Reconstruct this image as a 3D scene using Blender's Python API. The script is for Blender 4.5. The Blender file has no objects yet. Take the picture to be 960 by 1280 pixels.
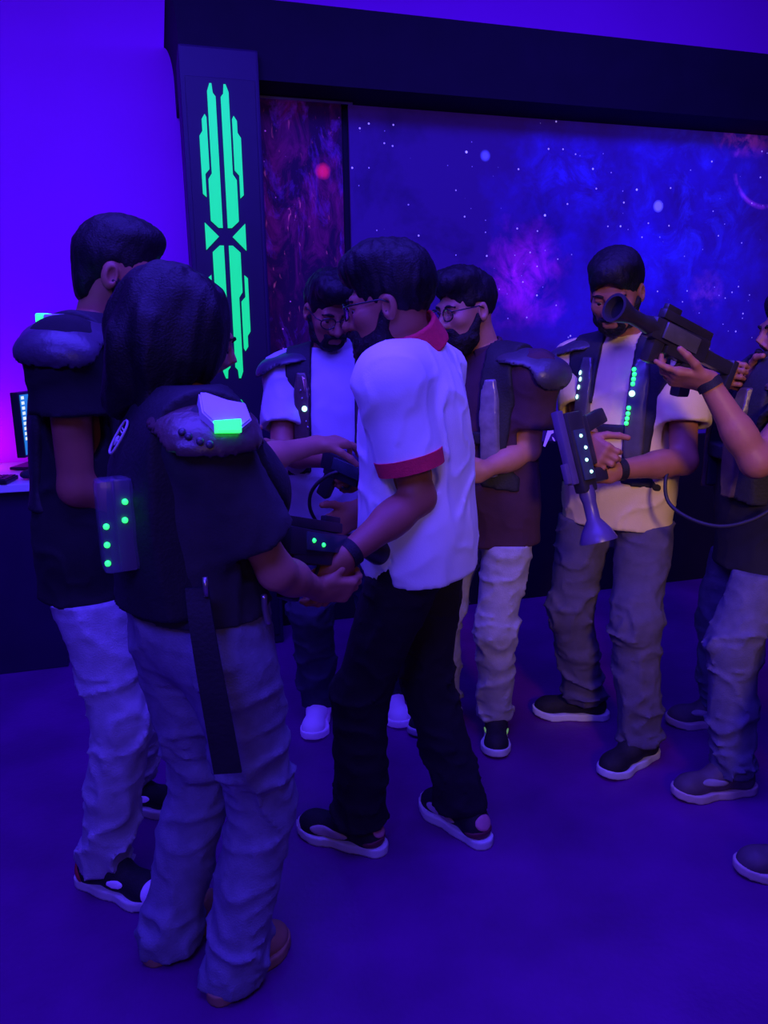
import bpy, bmesh, math, random
import numpy as np
from mathutils import Vector, Matrix
from mathutils.bvhtree import BVHTree
random.seed(4); np.random.seed(4)
scn = bpy.context.scene
COL = scn.collection

# ------------------------------------------------------------------ camera
CH, PITCH, ROLL, FPX = 1.42, math.radians(12.3), math.radians(.8), 950.0
_fw = np.array([0, math.cos(PITCH), -math.sin(PITCH)])
_u0 = np.array([0, math.sin(PITCH), math.cos(PITCH)]); _r0 = np.array([1., 0, 0])
CX = _r0*math.cos(ROLL) - _u0*math.sin(ROLL)
CU = _u0*math.cos(ROLL) + _r0*math.sin(ROLL)
CAM = np.array([0, 0, CH])
cam_d = bpy.data.cameras.new('camera'); cam = bpy.data.objects.new('camera', cam_d); COL.objects.link(cam)
cam_d.sensor_fit = 'VERTICAL'; cam_d.sensor_height = 36; cam_d.lens = 36*FPX/1280
cam_d.clip_start = .05
m = Matrix.Identity(4)
for i in range(3):
    m[i][0], m[i][1], m[i][2], m[i][3] = CX[i], CU[i], -_fw[i], CAM[i]
cam.matrix_world = m
scn.camera = cam

def ray(x, y): return _fw + CX*(x-480)/FPX - CU*(y-640)/FPX
def gnd(x, y, z=0.0):
    d = ray(x, y); return CAM + d*(z-CH)/d[2]
def at(x, y, Y):
    d = ray(x, y); return CAM + d*Y/d[1]

# ------------------------------------------------------------------ world, lights, exposure
scn.view_settings.view_transform = 'Standard'
scn.view_settings.look = 'None'
scn.view_settings.gamma = 1.0
scn.view_settings.use_curve_mapping = False
scn.view_settings.exposure = 0.0
w = bpy.data.worlds.new('world'); scn.world = w; w.use_nodes = True
w.node_tree.nodes['Background'].inputs[0].default_value = (.10, .02, 1, 1)
w.node_tree.nodes['Background'].inputs[1].default_value = .015

def light(kind, name, loc, target, energy, color, size=1.0, size_y=None, **kw):
    d = bpy.data.lights.new(name, kind); d.energy = energy; d.color = color
    if kind == 'AREA':
        d.size = size
        if size_y: d.shape = 'RECTANGLE'; d.size_y = size_y
        if 'spread' in kw: d.spread = kw['spread']
    elif kind == 'SPOT':
        d.shadow_soft_size = size; d.spot_size = kw.get('cone', 1.2); d.spot_blend = kw.get('blend', .6)
    else:
        d.shadow_soft_size = size
    o = bpy.data.objects.new(name, d); COL.objects.link(o)
    o.location = loc
    o.rotation_euler = (Vector(target)-Vector(loc)).to_track_quat('-Z', 'Y').to_euler()
    return o
UV = (.062, .030, 1.0)
# ultraviolet ceiling floods of the arena
light('SPOT', 'uv_flood_wall', (-.9, 1.0, 3.0), (-1.5, 3.6, 1.6), 62, UV, .25, cone=1.75, blend=.9)
light('AREA', 'uv_flood_ceiling', (-.2, 1.5, 3.15), (-.1, 1.8, 0), 150, UV, 2.6, 1.6)
light('AREA', 'uv_flood_mural', (1.5, 2.6, 3.0), (1.5, 4.3, 1.5), 36, UV, 1.8, .3)
light('AREA', 'uv_flood_front', (-.9, -.7, 2.8), (.2, 2.2, .9), 60, UV, 1.2, .6)
# unseen warm fill added behind the camera, the spot narrowed to the cream shirt
light('SPOT', 'warm_fill_spot', (1.0, -1.3, 2.3), (.95, 2.4, .95), 190, (1, .58, .36), .25, cone=.52, blend=.9)
light('AREA', 'warm_fill_area', (.5, -1.4, 1.9), (.2, 2.3, 1.0), 3.2, (1, .55, .38), .9, .9)
# pink strip light on the desk at the left
light('POINT', 'desk_pink_light', (-1.98, 3.58, .98), (-1.7, 3.3, 1), 1.5, (1, .02, .55), .06)

# ------------------------------------------------------------------ materials
def srgb(r, g, b):
    f = lambda c: (c/255)/12.92 if c/255 <= .04045 else ((c/255+.055)/1.055)**2.4
    return (f(r), f(g), f(b))
_M = {}
def mat(name, col, rough=.7, var=.15, scale=18, bump=0, bscale=120, metal=0, emit=None, estr=0, spec=.4, trans=0, weave=0, alpha=1, sheen=0):
    if name in _M: return _M[name]
    m = bpy.data.materials.new(name); m.use_nodes = True; nt = m.node_tree
    b = nt.nodes['Principled BSDF']
    tc = nt.nodes.new('ShaderNodeTexCoord')
    n = nt.nodes.new('ShaderNodeTexNoise'); n.inputs['Scale'].default_value = scale; n.inputs['Detail'].default_value = 5
    nt.links.new(tc.outputs['Object'], n.inputs['Vector'])
    r = nt.nodes.new('ShaderNodeMapRange'); r.inputs['From Min'].default_value = .3; r.inputs['From Max'].default_value = .7
    r.inputs['To Min'].default_value = 1-var; r.inputs['To Max'].default_value = 1+var
    nt.links.new(n.outputs['Fac'], r.inputs['Value'])
    mx = nt.nodes.new('ShaderNodeVectorMath'); mx.operation = 'SCALE'; mx.inputs[0].default_value = col
    nt.links.new(r.outputs[0], mx.inputs['Scale'])
    nt.links.new(mx.outputs[0], b.inputs['Base Color'])
    b.inputs['Roughness'].default_value = rough; b.inputs['Metallic'].default_value = metal
    b.inputs['Specular IOR Level'].default_value = spec
    b.inputs['Transmission Weight'].default_value = trans
    b.inputs['Alpha'].default_value = alpha
    if sheen: b.inputs['Sheen Weight'].default_value = sheen
    if emit: b.inputs['Emission Color'].default_value = (*emit, 1); b.inputs['Emission Strength'].default_value = estr
    if bump:
        n2 = nt.nodes.new('ShaderNodeTexNoise'); n2.inputs['Scale'].default_value = bscale; n2.inputs['Detail'].default_value = 4
        nt.links.new(tc.outputs['Object'], n2.inputs['Vector'])
        bp = nt.nodes.new('ShaderNodeBump'); bp.inputs['Strength'].default_value = bump; bp.inputs['Distance'].default_value = .01
        nt.links.new(n2.outputs['Fac'], bp.inputs['Height']); nt.links.new(bp.outputs[0], b.inputs['Normal'])
    _M[name] = m
    return m

# ------------------------------------------------------------------ object helpers
def link(o, parent=None):
    COL.objects.link(o)
    if parent is not None:
        o.parent = parent
        o.matrix_parent_inverse = parent.matrix_world.inverted()
    return o
def mesh_obj(name, V, Fc, material, parent=None, smooth=True, M=None):
    me = bpy.data.meshes.new(name); me.from_pydata([tuple(v) for v in V], [], [tuple(f) for f in Fc]); me.update()
    return me_obj(name, me, material, parent, smooth, M)
def me_obj(name, me, material, parent=None, smooth=True, M=None):
    if smooth: me.polygons.foreach_set('use_smooth', [True]*len(me.polygons))
    if material: me.materials.append(material)
    o = bpy.data.objects.new(name, me)
    if M is not None: o.matrix_world = M
    link(o)
    if parent is not None:
        o.parent = parent; o.matrix_parent_inverse = parent.matrix_world.inverted()
    return o
def empty(name, loc, label, cat, group=None):
    o = bpy.data.objects.new(name, None); o.empty_display_size = .1; COL.objects.link(o)
    o.matrix_world = Matrix.Translation(Vector(loc))
    o['label'] = label; o['category'] = cat
    if group: o['group'] = group
    return o
def tag(o, label, cat, group=None):
    o['label'] = label; o['category'] = cat
    if group: o['group'] = group
    return o
def struct(o, label=None, cat=None):
    o['kind'] = 'structure'
    if label: o['label'] = label
    if cat: o['category'] = cat
    return o
def frame(o, x, y, z):
    "matrix from origin and three axes"
    m = Matrix.Identity(4)
    for i in range(3): m[i][0], m[i][1], m[i][2], m[i][3] = x[i], y[i], z[i], o[i]
    return m
def nrm(v):
    v = np.asarray(v, float); return v/np.linalg.norm(v)
def bm_box(bm, c, h, bev=0, rot=None, taper=None):
    """box centre c half h; taper=(sx,sz) scales its +y end"""
    M = Matrix.Translation(Vector(c))
    if rot is not None: M = M @ rot
    r = bmesh.ops.create_cube(bm, size=2.0)
    vs = r['verts']
    for v in vs:
        if taper and v.co.y > 0: v.co.x *= taper[0]; v.co.z *= taper[1]
        v.co = M @ Vector((v.co.x*h[0], v.co.y*h[1], v.co.z*h[2]))
    if bev:
        es = list({e for v in vs for e in v.link_edges})
        bmesh.ops.bevel(bm, geom=es, offset=bev, segments=2, affect='EDGES', profile=.6)
def bm_lathe(bm, prof, M=None, seg=28, cap=True):
    """profile [(r, y)...] around local y"""
    M = M or Matrix.Identity(4)
    rings = []
    for r, y in prof:
        rings.append([bm.verts.new(M @ Vector((r*math.cos(2*math.pi*i/seg), y, r*math.sin(2*math.pi*i/seg)))) for i in range(seg)])
    for a, b in zip(rings, rings[1:]):
        for i in range(seg): bm.faces.new((a[i], b[i], b[(i+1) % seg], a[(i+1) % seg]))
    if cap:
        bm.faces.new(rings[0]); bm.faces.new(rings[-1][::-1])
def bm_poly(bm, pts, y0, y1, bev=0):
    """extrude polygon (x,z) from y0 to y1"""
    a = [bm.verts.new((x, y0, z)) for x, z in pts]; b = [bm.verts.new((x, y1, z)) for x, z in pts]
    n = len(pts)
    bm.faces.new(a); bm.faces.new(b[::-1])
    for i in range(n): bm.faces.new((a[i], b[i], b[(i+1) % n], a[(i+1) % n]))
    bmesh.ops.recalc_face_normals(bm, faces=bm.faces[:])
def bm_tube(bm, pts, r, seg=8, closed=False):
    pts = [Vector(p) for p in pts]; n = len(pts); rings = []
    prev = None
    for i, p in enumerate(pts):
        if closed: t = (pts[(i+1) % n]-pts[i-1]).normalized()
        else: t = (pts[min(i+1, n-1)]-pts[max(i-1, 0)]).normalized()
        if prev is None:
            prev = t.orthogonal().normalized()
        u = (prev - t*prev.dot(t)).normalized(); prev = u; v = t.cross(u)
        rr = r[i] if isinstance(r, (list, tuple)) else r
        rings.append([bm.verts.new(p+rr*(u*math.cos(2*math.pi*k/seg)+v*math.sin(2*math.pi*k/seg))) for k in range(seg)])
    for a, b in (list(zip(rings, rings[1:])) + ([(rings[-1], rings[0])] if closed else [])):
        for k in range(seg): bm.faces.new((a[k], a[(k+1) % seg], b[(k+1) % seg], b[k]))
    if not closed: bm.faces.new(rings[0][::-1]); bm.faces.new(rings[-1])
def spline(P, n=10):
    P = [np.asarray(p, float) for p in P]; P = [2*P[0]-P[1]] + P + [2*P[-1]-P[-2]]; out = []
    for i in range(1, len(P)-2):
        for k in range(n):
            t = k/n; a, b, c, d = P[i-1:i+3]
            out.append(.5*((2*b)+(-a+c)*t+(2*a-5*b+4*c-d)*t*t+(-a+3*b-3*c+d)*t**3))
    return out+[P[-2]]
def bm_obj(name, bm, material, parent=None, M=None, smooth=False, angle=None):
    me = bpy.data.meshes.new(name); bm.normal_update(); bm.to_mesh(me); bm.free()
    o = me_obj(name, me, material, parent, smooth or angle is not None, M)
    if angle is not None:
        me.set_sharp_from_angle(angle=math.radians(angle))
    return o

# ------------------------------------------------------------------ distance-field modelling
def vnoise(P, f, seed=0):
    Q = P*f + seed*17.31
    i = np.floor(Q).astype(np.int64); t = (Q-i).astype(np.float32); t = t*t*(3-2*t)
    def h(x, y, z):
        n = (x*374761393 + y*668265263 + z*2147483647 + seed*1274126177) & 0xffffffff
        n = ((n ^ (n >> 13))*1274126177) & 0xffffffff
        return ((n ^ (n >> 16)) & 0xffff).astype(np.float32)/65535.0
    x, y, z = i[..., 0], i[..., 1], i[..., 2]; a, b, c = t[..., 0], t[..., 1], t[..., 2]
    def lerp(u, v, w): return u+(v-u)*w
    return lerp(lerp(lerp(h(x, y, z), h(x+1, y, z), a), lerp(h(x, y+1, z), h(x+1, y+1, z), a), b),
                lerp(lerp(h(x, y, z+1), h(x+1, y, z+1), a), lerp(h(x, y+1, z+1), h(x+1, y+1, z+1), a), b), c)*2-1
class RC:
    """tapered capsule, optionally squashed along an axis"""
    def __init__(s, a, b, ra, rb, sq=None):
        s.a, s.b, s.ra, s.rb, s.sq = np.asarray(a, float), np.asarray(b, float), ra, rb, sq
    def aabb(s, off):
        r = max(s.ra, s.rb)+off
        return np.minimum(s.a, s.b)-r, np.maximum(s.a, s.b)+r
    def ev(s, P):
        Q = P-s.a; d = s.b-s.a; k = 1
        if s.sq:
            ax, k = s.sq; ax = nrm(ax)
            Q = Q+np.multiply.outer(Q@ax, ax)*(1/k-1); d = d+ax*(d@ax)*(1/k-1)
        t = np.clip((Q@d)/max(d@d, 1e-9), 0, 1)
        e = np.sqrt(((Q-t[..., None]*d)**2).sum(-1))-(s.ra+(s.rb-s.ra)*t)
        return e*(k**.5 if s.sq else 1)
class EL:
    def __init__(s, c, R, r): s.c, s.R, s.r = np.asarray(c, float), np.asarray(R, float), np.asarray(r, float)
    def aabb(s, off):
        e = np.abs(s.R.T)@s.r+off; return s.c-e, s.c+e
    def ev(s, P):
        Q = (P-s.c)@s.R.T
        k0 = np.sqrt(((Q/s.r)**2).sum(-1)); k1 = np.sqrt(((Q/s.r**2)**2).sum(-1))
        return k0*(k0-1)/np.maximum(k1, 1e-6)
class BX:
    def __init__(s, c, R, h, rd=.01): s.c, s.R, s.h, s.rd = np.asarray(c, float), np.asarray(R, float), np.asarray(h, float), rd
    def aabb(s, off):
        e = np.abs(s.R.T)@s.h+off; return s.c-e, s.c+e
    def ev(s, P):
        q = np.abs((P-s.c)@s.R.T)-(s.h-s.rd)
        return np.sqrt((np.maximum(q, 0)**2).sum(-1))+np.minimum(q.max(-1), 0)-s.rd
def smin(a, b, k):
    if k <= 0: return np.minimum(a, b)
    h = np.maximum(k-np.abs(a-b), 0)/k
    return np.minimum(a, b)-h*h*k*.25
def field(prims, h, off=0.0, subs=(), cuts=(), disp=None, clip=None, late=()):
    """prims [(prim,k)], subs [(prim,k)] removed, cuts [f(P)] intersected; returns vertices, quads"""
    bb = [p.aabb(off+.01) for p, k in prims]
    lo = np.min([b[0] for b in bb], 0)-2*h; hi = np.max([b[1] for b in bb], 0)+2*h
    if clip: lo = np.maximum(lo, clip[0]); hi = np.minimum(hi, clip[1])
    n = np.maximum(np.ceil((hi-lo)/h).astype(int)+1, 3)
    D = np.full(n, .2, np.float32)
    ax = [lo[i]+h*np.arange(n[i]) for i in range(3)]
    def block(l, u):
        a = np.clip(np.floor((l-lo)/h).astype(int), 0, n); b = np.clip(np.ceil((u-lo)/h).astype(int)+1, 0, n)
        if np.any(b <= a): return None, None
        sl = tuple(slice(a[i], b[i]) for i in range(3))
        return sl, np.stack(np.meshgrid(*[ax[i][sl[i]] for i in range(3)], indexing='ij'), -1)
    for p, k in prims:
        l, u = p.aabb(off+k+3*h+.012)
        sl, P = block(l, u)
        if sl is None: continue
        D[sl] = smin(D[sl], (p.ev(P)-off).astype(np.float32), k)
    for p, k in subs:
        l, u = p.aabb(k+3*h)
        sl, P = block(l, u)
        if sl is None: continue
        D[sl] = -smin(-D[sl], p.ev(P).astype(np.float32), k)
    for p, k in late:
        l, u = p.aabb(k+3*h)
        sl, P = block(l, u)
        if sl is None: continue
        D[sl] = smin(D[sl], p.ev(P).astype(np.float32), k)
    if disp or cuts:
        near = np.abs(D) < .06 if not cuts else D < .06
        idx = np.nonzero(near)
        P = np.stack([ax[i][idx[i]] for i in range(3)], -1); d = D[idx]
        if disp: d = d+disp(P)
        for c in cuts: d = np.maximum(d, c(P))
        D[idx] = d
    D[0], D[-1] = np.maximum(D[0], .001), np.maximum(D[-1], .001)
    D[:, 0], D[:, -1] = np.maximum(D[:, 0], .001), np.maximum(D[:, -1], .001)
    D[:, :, 0], D[:, :, -1] = np.maximum(D[:, :, 0], .001), np.maximum(D[:, :, -1], .001)
    return nets(D, lo, h)
def nets(D, lo, h):
    S = D < 0
    cs = np.zeros(np.array(D.shape)-1, np.int8)
    for dx in (0, 1):
        for dy in (0, 1):
            for dz in (0, 1):
                cs += S[dx:D.shape[0]-1+dx, dy:D.shape[1]-1+dy, dz:D.shape[2]-1+dz]
    act = (cs > 0) & (cs < 8)
    I = np.argwhere(act); vid = np.full(act.shape, -1, np.int64); vid[act] = np.arange(len(I))
    acc = np.zeros((len(I), 3)); cnt = np.zeros(len(I))
    cr = [(a, b, c) for a in (0, 1) for b in (0, 1) for c in (0, 1)]
    val = {c: D[I[:, 0]+c[0], I[:, 1]+c[1], I[:, 2]+c[2]] for c in cr}
    for c in cr:
        for a in range(3):
            if c[a]: continue
            e = list(c); e[a] = 1; e = tuple(e)
            v0, v1 = val[c], val[e]; mk = (v0 < 0) != (v1 < 0)
            t = np.where(mk, v0/np.where(mk, v0-v1, 1), 0)
            for j in range(3): acc[:, j] += mk*(c[j]+(t if j == a else 0))
            cnt += mk
    V = lo+h*(I+acc/cnt[:, None])
    Fs = []
    for a in range(3):
        s0 = [slice(1, -1)]*3; s0[a] = slice(0, -1); s1 = list(s0); s1[a] = slice(1, None)
        A, B = S[tuple(s0)], S[tuple(s1)]
        b, c = (a+1) % 3, (a+2) % 3
        for pos in (True, False):
            E = np.argwhere((A & ~B) if pos else (~A & B))
            if not len(E): continue
            E = E+np.array([0 if i == a else 1 for i in range(3)])
            q = []
            for ob, oc in ((-1, -1), (0, -1), (0, 0), (-1, 0)):
                K = E.copy(); K[:, b] += ob; K[:, c] += oc
                q.append(vid[K[:, 0], K[:, 1], K[:, 2]])
            Q = np.stack(q if pos else q[::-1], -1)
            Fs.append(Q[(Q >= 0).all(1)])
    return V, np.concatenate(Fs) if Fs else np.zeros((0, 4), int)
def join(*VF):
    V = []; Fc = []; n = 0
    for v, f in VF: V.append(v); Fc.append(f+n); n += len(v)
    return np.concatenate(V), np.concatenate(Fc)
def vf_obj(name, VF, material, parent=None):
    V, Fc = VF
    me = bpy.data.meshes.new(name)
    me.vertices.add(len(V)); me.vertices.foreach_set('co', np.asarray(V, np.float32).ravel())
    me.loops.add(Fc.size); me.loops.foreach_set('vertex_index', Fc.astype(np.int32).ravel())
    me.polygons.add(len(Fc)); me.polygons.foreach_set('loop_start', np.arange(0, Fc.size, 4, dtype=np.int32))
    me.polygons.foreach_set('loop_total', np.full(len(Fc), 4, np.int32))
    me.update(calc_edges=True); me.validate()
    o = me_obj(name, me, material, parent, True)
    return o
_bv = {}
def hit(o, px, py):
    """where the ray through a pixel meets an already built object: point and normal"""
    if o.name not in _bv:
        me = o.data; mw = o.matrix_world
        _bv[o.name] = BVHTree.FromPolygons([mw @ v.co for v in me.vertices], [tuple(p.vertices) for p in me.polygons])
    p, n, i, d = _bv[o.name].ray_cast(Vector(CAM), Vector(ray(px, py)).normalized())
    if p is None:
        p, n, i, d = _bv[o.name].find_nearest(Vector(at(px, py, float(np.mean([(o.matrix_world @ v.co).y for v in list(o.data.vertices)[::50]])))))
    return np.array(p), np.array(n)

# ------------------------------------------------------------------ the room
WA = math.radians(16)
WO = gnd(680, 744)                                   # foot of the mural wall
WU = np.array([math.cos(WA), math.sin(WA), 0]); WN = np.array([-math.sin(WA), math.cos(WA), 0]); UP = np.array([0, 0, 1.])
WM = frame(WO, WU, WN, UP)                           # wall frame: x along, y into the wall, z up
def wuv(px, py, wy=0.0):
    "pixel -> (along, height) on the plane wy behind the mural plane"
    d = ray(px, py); t = ((WO+WN*wy-CAM)@WN)/(d@WN); p = CAM+d*t
    return (p-WO)@WU, p[2]
m_floor = mat('floor_vinyl', (.15, .012, .19), .42, .25, 3.0, .15, 60, spec=.35)
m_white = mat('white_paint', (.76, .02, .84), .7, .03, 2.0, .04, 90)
m_black = mat('black_paint', (.006, .001, .010), .8, .2, 8)
m_navy = mat('navy_laminate', (.022, .003, .042), .5, .12, 6)
m_ink = mat('dark_print', (.016, .004, .03), .5, .12, 6)

bm = bmesh.new(); bm_box(bm, (0, 2.0, -.05), (4.6, 5.2, .05))
struct(bm_obj('floor', bm, m_floor), 'dark vinyl floor under blue light', 'floor')
bm = bmesh.new(); bm_box(bm, (0, .5, .05), (5.2, .05, 1.75))
wb = bm_obj('wall_back', bm, m_white, M=WM @ Matrix.Translation((0, .0, 1.70)))
struct(wb, 'white painted wall glowing blue violet', 'wall')
bm = bmesh.new(); bm_box(bm, (0, 1.6, 3.55), (4.6, 4.8, .05))
struct(bm_obj('ceiling', bm, mat('ceiling_paint', (.5, .5, .52), .8, .05, 3)), 'painted ceiling', 'ceiling')

# black set-piece frame around the mural
uL, _ = wuv(229, 200, -.12); u_m0, _ = wuv(329, 300); _, zt = wuv(645, 33, -.20); _, zm = wuv(660, 144)
_, zb = wuv(700, 552)
u_r = 3.3
frame_o = empty('mural_frame', WO, 'black painted frame around the printed galaxy mural', 'frame')
def wall_box(name, u0, u1, y0, y1, z0, z1, m, parent, bev=.004):
    bm = bmesh.new(); bm_box(bm, ((u0+u1)/2, (y0+y1)/2, (z0+z1)/2), ((u1-u0)/2, (y1-y0)/2, (z1-z0)/2), bev)
    return bm_obj(name, bm, m, parent, M=WM)
bm = bmesh.new()
ul = wuv(222, 45, -.20)[0]; uf = wuv(207, 0, -.20)[0]
arc = [(ul+(uf-ul)*(1-math.cos(a)), zt-.16+.16*math.sin(a)) for a in np.linspace(0, math.pi/2, 9)]
bm_poly(bm, [(ul, zm)] + arc + [(u_r, zt), (u_r, zm)], -.20, .46)
bm_obj('lintel', bm, m_black, frame_o, M=WM)
wall_box('dado', u_m0-.02, u_r, -.02, .45, 0, zb, m_black, frame_o)
wall_box('back_board', u_m0-.02, u_r, .06, .1, zb, zm, m_black, frame_o)
wall_box('top_rail', u_m0, wuv(440, 122)[0], -.012, -.002, zm-.014, zm-.004, mat('lit_edge_strip', (.5, .45, .5), .4, .1, 10, metal=.6), frame_o, .001)  # pale strip stands in for the lit line along the mural's top edge

# printed mural: galaxy panel and narrow red panel
def nebula(kind):
    m = bpy.data.materials.new(kind); m.use_nodes = True; nt = m.node_tree; N = nt.nodes; L = nt.links
    b = N['Principled BSDF']; b.inputs['Roughness'].default_value = .55; b.inputs['Specular IOR Level'].default_value = .2
    tc = N.new('ShaderNodeTexCoord').outputs['Object']
    def noise(sc, det=6, rough=.6, dist=0, vec=None):
        n = N.new('ShaderNodeTexNoise'); n.inputs['Scale'].default_value = sc; n.inputs['Detail'].default_value = det
        n.inputs['Roughness'].default_value = rough; n.inputs['Distortion'].default_value = dist
        L.new(vec or tc, n.inputs['Vector']); return n.outputs['Fac']
    def rng(v, a, b_, c=0, d=1):
        n = N.new('ShaderNodeMapRange'); n.inputs[1].default_value = a; n.inputs[2].default_value = b_
        n.inputs[3].default_value = c; n.inputs[4].default_value = d; L.new(v, n.inputs[0]); return n.outputs[0]
    def mth(op, a, b_):
        n = N.new('ShaderNodeMath'); n.operation = op
        for i, v in enumerate((a, b_)):
            if isinstance(v, (int, float)): n.inputs[i].default_value = v
            else: L.new(v, n.inputs[i])
        return n.outputs[0]
    def vscale(vec):
        n = N.new('ShaderNodeMapping'); n.inputs['Scale'].default_value = vec; L.new(tc, n.inputs[0]); return n.outputs[0]
    def blob(u, z, r, su=1, sz=1, warp=.0):
        n = N.new('ShaderNodeMapping'); n.inputs['Location'].default_value = (-u*su, 0, -z*sz); n.inputs['Scale'].default_value = (su, 0, sz)
        L.new(tc, n.inputs[0]); g = N.new('ShaderNodeVectorMath'); g.operation = 'LENGTH'; L.new(n.outputs[0], g.inputs[0])
        v = g.outputs['Value']
        if warp: v = mth('ADD', v, mth('MULTIPLY', mth('SUBTRACT', noise(5, 5), .5), warp))
        return rng(v, 0, r, 1, 0)
    def stars(sc, size, seed, keep):
        n = N.new('ShaderNodeTexVoronoi'); n.inputs['Scale'].default_value = sc; n.voronoi_dimensions = '3D'
        mp = N.new('ShaderNodeMapping'); mp.inputs['Location'].default_value = (seed, 0, seed); mp.inputs['Scale'].default_value = (1, 0, 1); L.new(tc, mp.inputs[0])
        L.new(mp.outputs[0], n.inputs['Vector'])
        s = rng(n.outputs['Distance'], 0, size, 1, 0)
        sp = N.new('ShaderNodeSeparateColor'); L.new(n.outputs['Color'], sp.inputs[0])
        return mth('MULTIPLY', s, rng(sp.outputs[0], keep, 1, 0, 1))
    cur = N.new('ShaderNodeRGB'); base = None
    def over(prev, colr, fac, mode='ADD'):
        n = N.new('ShaderNodeMix'); n.data_type = 'RGBA'; n.blend_type = mode; n.clamp_factor = True
        L.new(fac, n.inputs[0]); L.new(prev, n.inputs[6]); n.inputs[7].default_value = (*colr, 1); return n.outputs[2]
    return m, N, L, b, noise, rng, mth, vscale, blob, stars, over, cur
def finish(N, L, b, out, estr):
    L.new(out, b.inputs['Base Color']); L.new(out, b.inputs['Emission Color']); b.inputs['Emission Strength'].default_value = estr  # added emission brightens the print; the panels are no lamps

m, N, L, b, noise, rng, mth, vscale, blob, stars, over, cur = nebula('galaxy_print')
cur.outputs[0].default_value = (.030, .006, .16, 1); c = cur.outputs[0]
def B(px, py, r, **k):
    u, z = wuv(px, py, .05); return blob(u, z, r, **k)
c = over(c, (.005, .006, .62), mth('MULTIPLY', B(830, 330, 1.15, warp=.8), rng(noise(2.2, 8), .3, .62)))
c = over(c, (.01, .02, .75), mth('MULTIPLY', B(720, 225, .42, sz=1.8, warp=.5), rng(noise(6, 8, .7, .6), .45, .75)))
c = over(c, (.015, .03, .8), mth('MULTIPLY', B(860, 270, .6, warp=.7), rng(noise(5, 8, .7, .8), .47, .78)))
c = over(c, (.60, .01, .55), mth('MULTIPLY', B(655, 345, .30, warp=.4), rng(noise(7, 7, .65, .5), .38, .7)))
c = over(c, (.35, .05, .55), mth('MULTIPLY', B(885, 365, .13, warp=.15), rng(noise(9, 7), .4, .7)))
c = over(c, (.30, .02, .22), mth('MULTIPLY', B(930, 175, .17, su=.8, sz=1.6, warp=.1), rng(noise(16, 6, .6, .4), .42, .62)))
c = over(c, (.004, .002, .03), mth('MULTIPLY', rng(noise(1.7, 7, .65, .3), .52, .72), rng(B(560, 420, 1.7), 0, .8)), 'MIX')
c = over(c, (1, .8, 2), rng(mth('MULTIPLY', stars(11, .09, .3, .45), 2.0), .2, .7))
c = over(c, (.8, .55, 1.6), rng(mth('MULTIPLY', stars(24, .15, 1.7, .5), 2.0), .25, .8))
c = over(c, (.3, .25, 1), rng(B(822, 258, .034), 0, .45))
c = over(c, (.12, .12, .8), rng(B(606, 195, .03), 0, .6))
ru, rz = wuv(958, 208, .05); d_ = blob(ru, rz, 1.0)           # faint planet rim at the upper right
rim = mth('MULTIPLY', rng(d_, .765, .785), rng(d_, .80, .785)); rim = mth('MULTIPLY', rim, rng(noise(8, 4), .42, .6))
c = over(c, (.30, .03, .42), rim)
finish(N, L, b, c, .36)
m_gal = m
m, N, L, b, noise, rng, mth, vscale, blob, stars, over, cur = nebula('red_print')
cur.outputs[0].default_value = (.012, .001, .035, 1); c = cur.outputs[0]
c = over(c, (.16, .004, .10), mth('MULTIPLY', rng(noise(9, 7, .7, 1.0, vscale((1, 1, .5))), .46, .72), B(375, 260, .75, warp=.3)))
c = over(c, (.09, .01, .35), rng(noise(7, 7, .7, .8, vscale((1.3, 1, .6))), .55, .8))
c = over(c, (.7, .10, .22), mth('MULTIPLY', rng(noise(26, 3, .5, .6, vscale((1.6, 1, .55))), .66, .74), B(375, 280, .62)))
c = over(c, (1, .01, .06), rng(B(404, 214, .045, warp=.05), .1, .7))
c = over(c, (.5, .1, .5), rng(mth('MULTIPLY', stars(22, .13, .9, .5), 1.7), .3, .9))
finish(N, L, b, c, .34)
m_red = m
def panel(name, u0, u1, z0, z1, mt):
    bm = bmesh.new(); bm_box(bm, ((u0+u1)/2, .052, (z0+z1)/2), ((u1-u0)/2, .008, (z1-z0)/2))
    return bm_obj(name, bm, mt, frame_o, M=WM)
panel('red_panel', u_m0, wuv(430, 300, .05)[0], zb, zm, m_red)['label'] = 'narrow dark red abstract print panel'
panel('galaxy_panel', wuv(439, 300, .05)[0], u_r, zb, zm, m_gal)['label'] = 'blue and magenta starry galaxy print panel'

# white lettering and emblem on the lower mural edge
m_glow_w = mat('white_glow_ink', (.8, .75, .9), .5, .02, 5, emit=(.25, .10, .9), estr=.7)  # lettering ink given a violet glow of its own
def W(px, py): return wuv(px, py, -.022)
txt = bpy.data.curves.new('lettering', 'FONT'); txt.body = 'LEVR'; txt.size = .034; txt.extrude = .001; txt.align_x = 'LEFT'
to = bpy.data.objects.new('tmp_text', txt); COL.objects.link(to)
bpy.context.view_layer.update()
me = bpy.data.meshes.new_from_object(to.evaluated_get(bpy.context.evaluated_depsgraph_get()))
bpy.data.objects.remove(to)
u, z = W(679, 533.5)
me_obj('lettering', me, m_glow_w, frame_o, False, WM @ Matrix.Translation((u, -.024, z)) @ Matrix.Rotation(math.pi/2, 4, 'X'))
def flat(name, pix, parent, mt, y0=-.026, y1=-.021, wy=-.022, M=WM):
    bm = bmesh.new(); bm_poly(bm, [wuv(px, py, wy) for px, py in pix], y0, y1); return bm_obj(name, bm, mt, parent, M=M)
flat('emblem_body', [(678.6, 535), (684, 536.6), (688, 534.8), (691, 535), (691.6, 541), (688.5, 542.5), (685, 550), (681, 558.5), (679, 557.5), (682.5, 545), (684.5, 538.6)], frame_o, m_glow_w)
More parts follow.
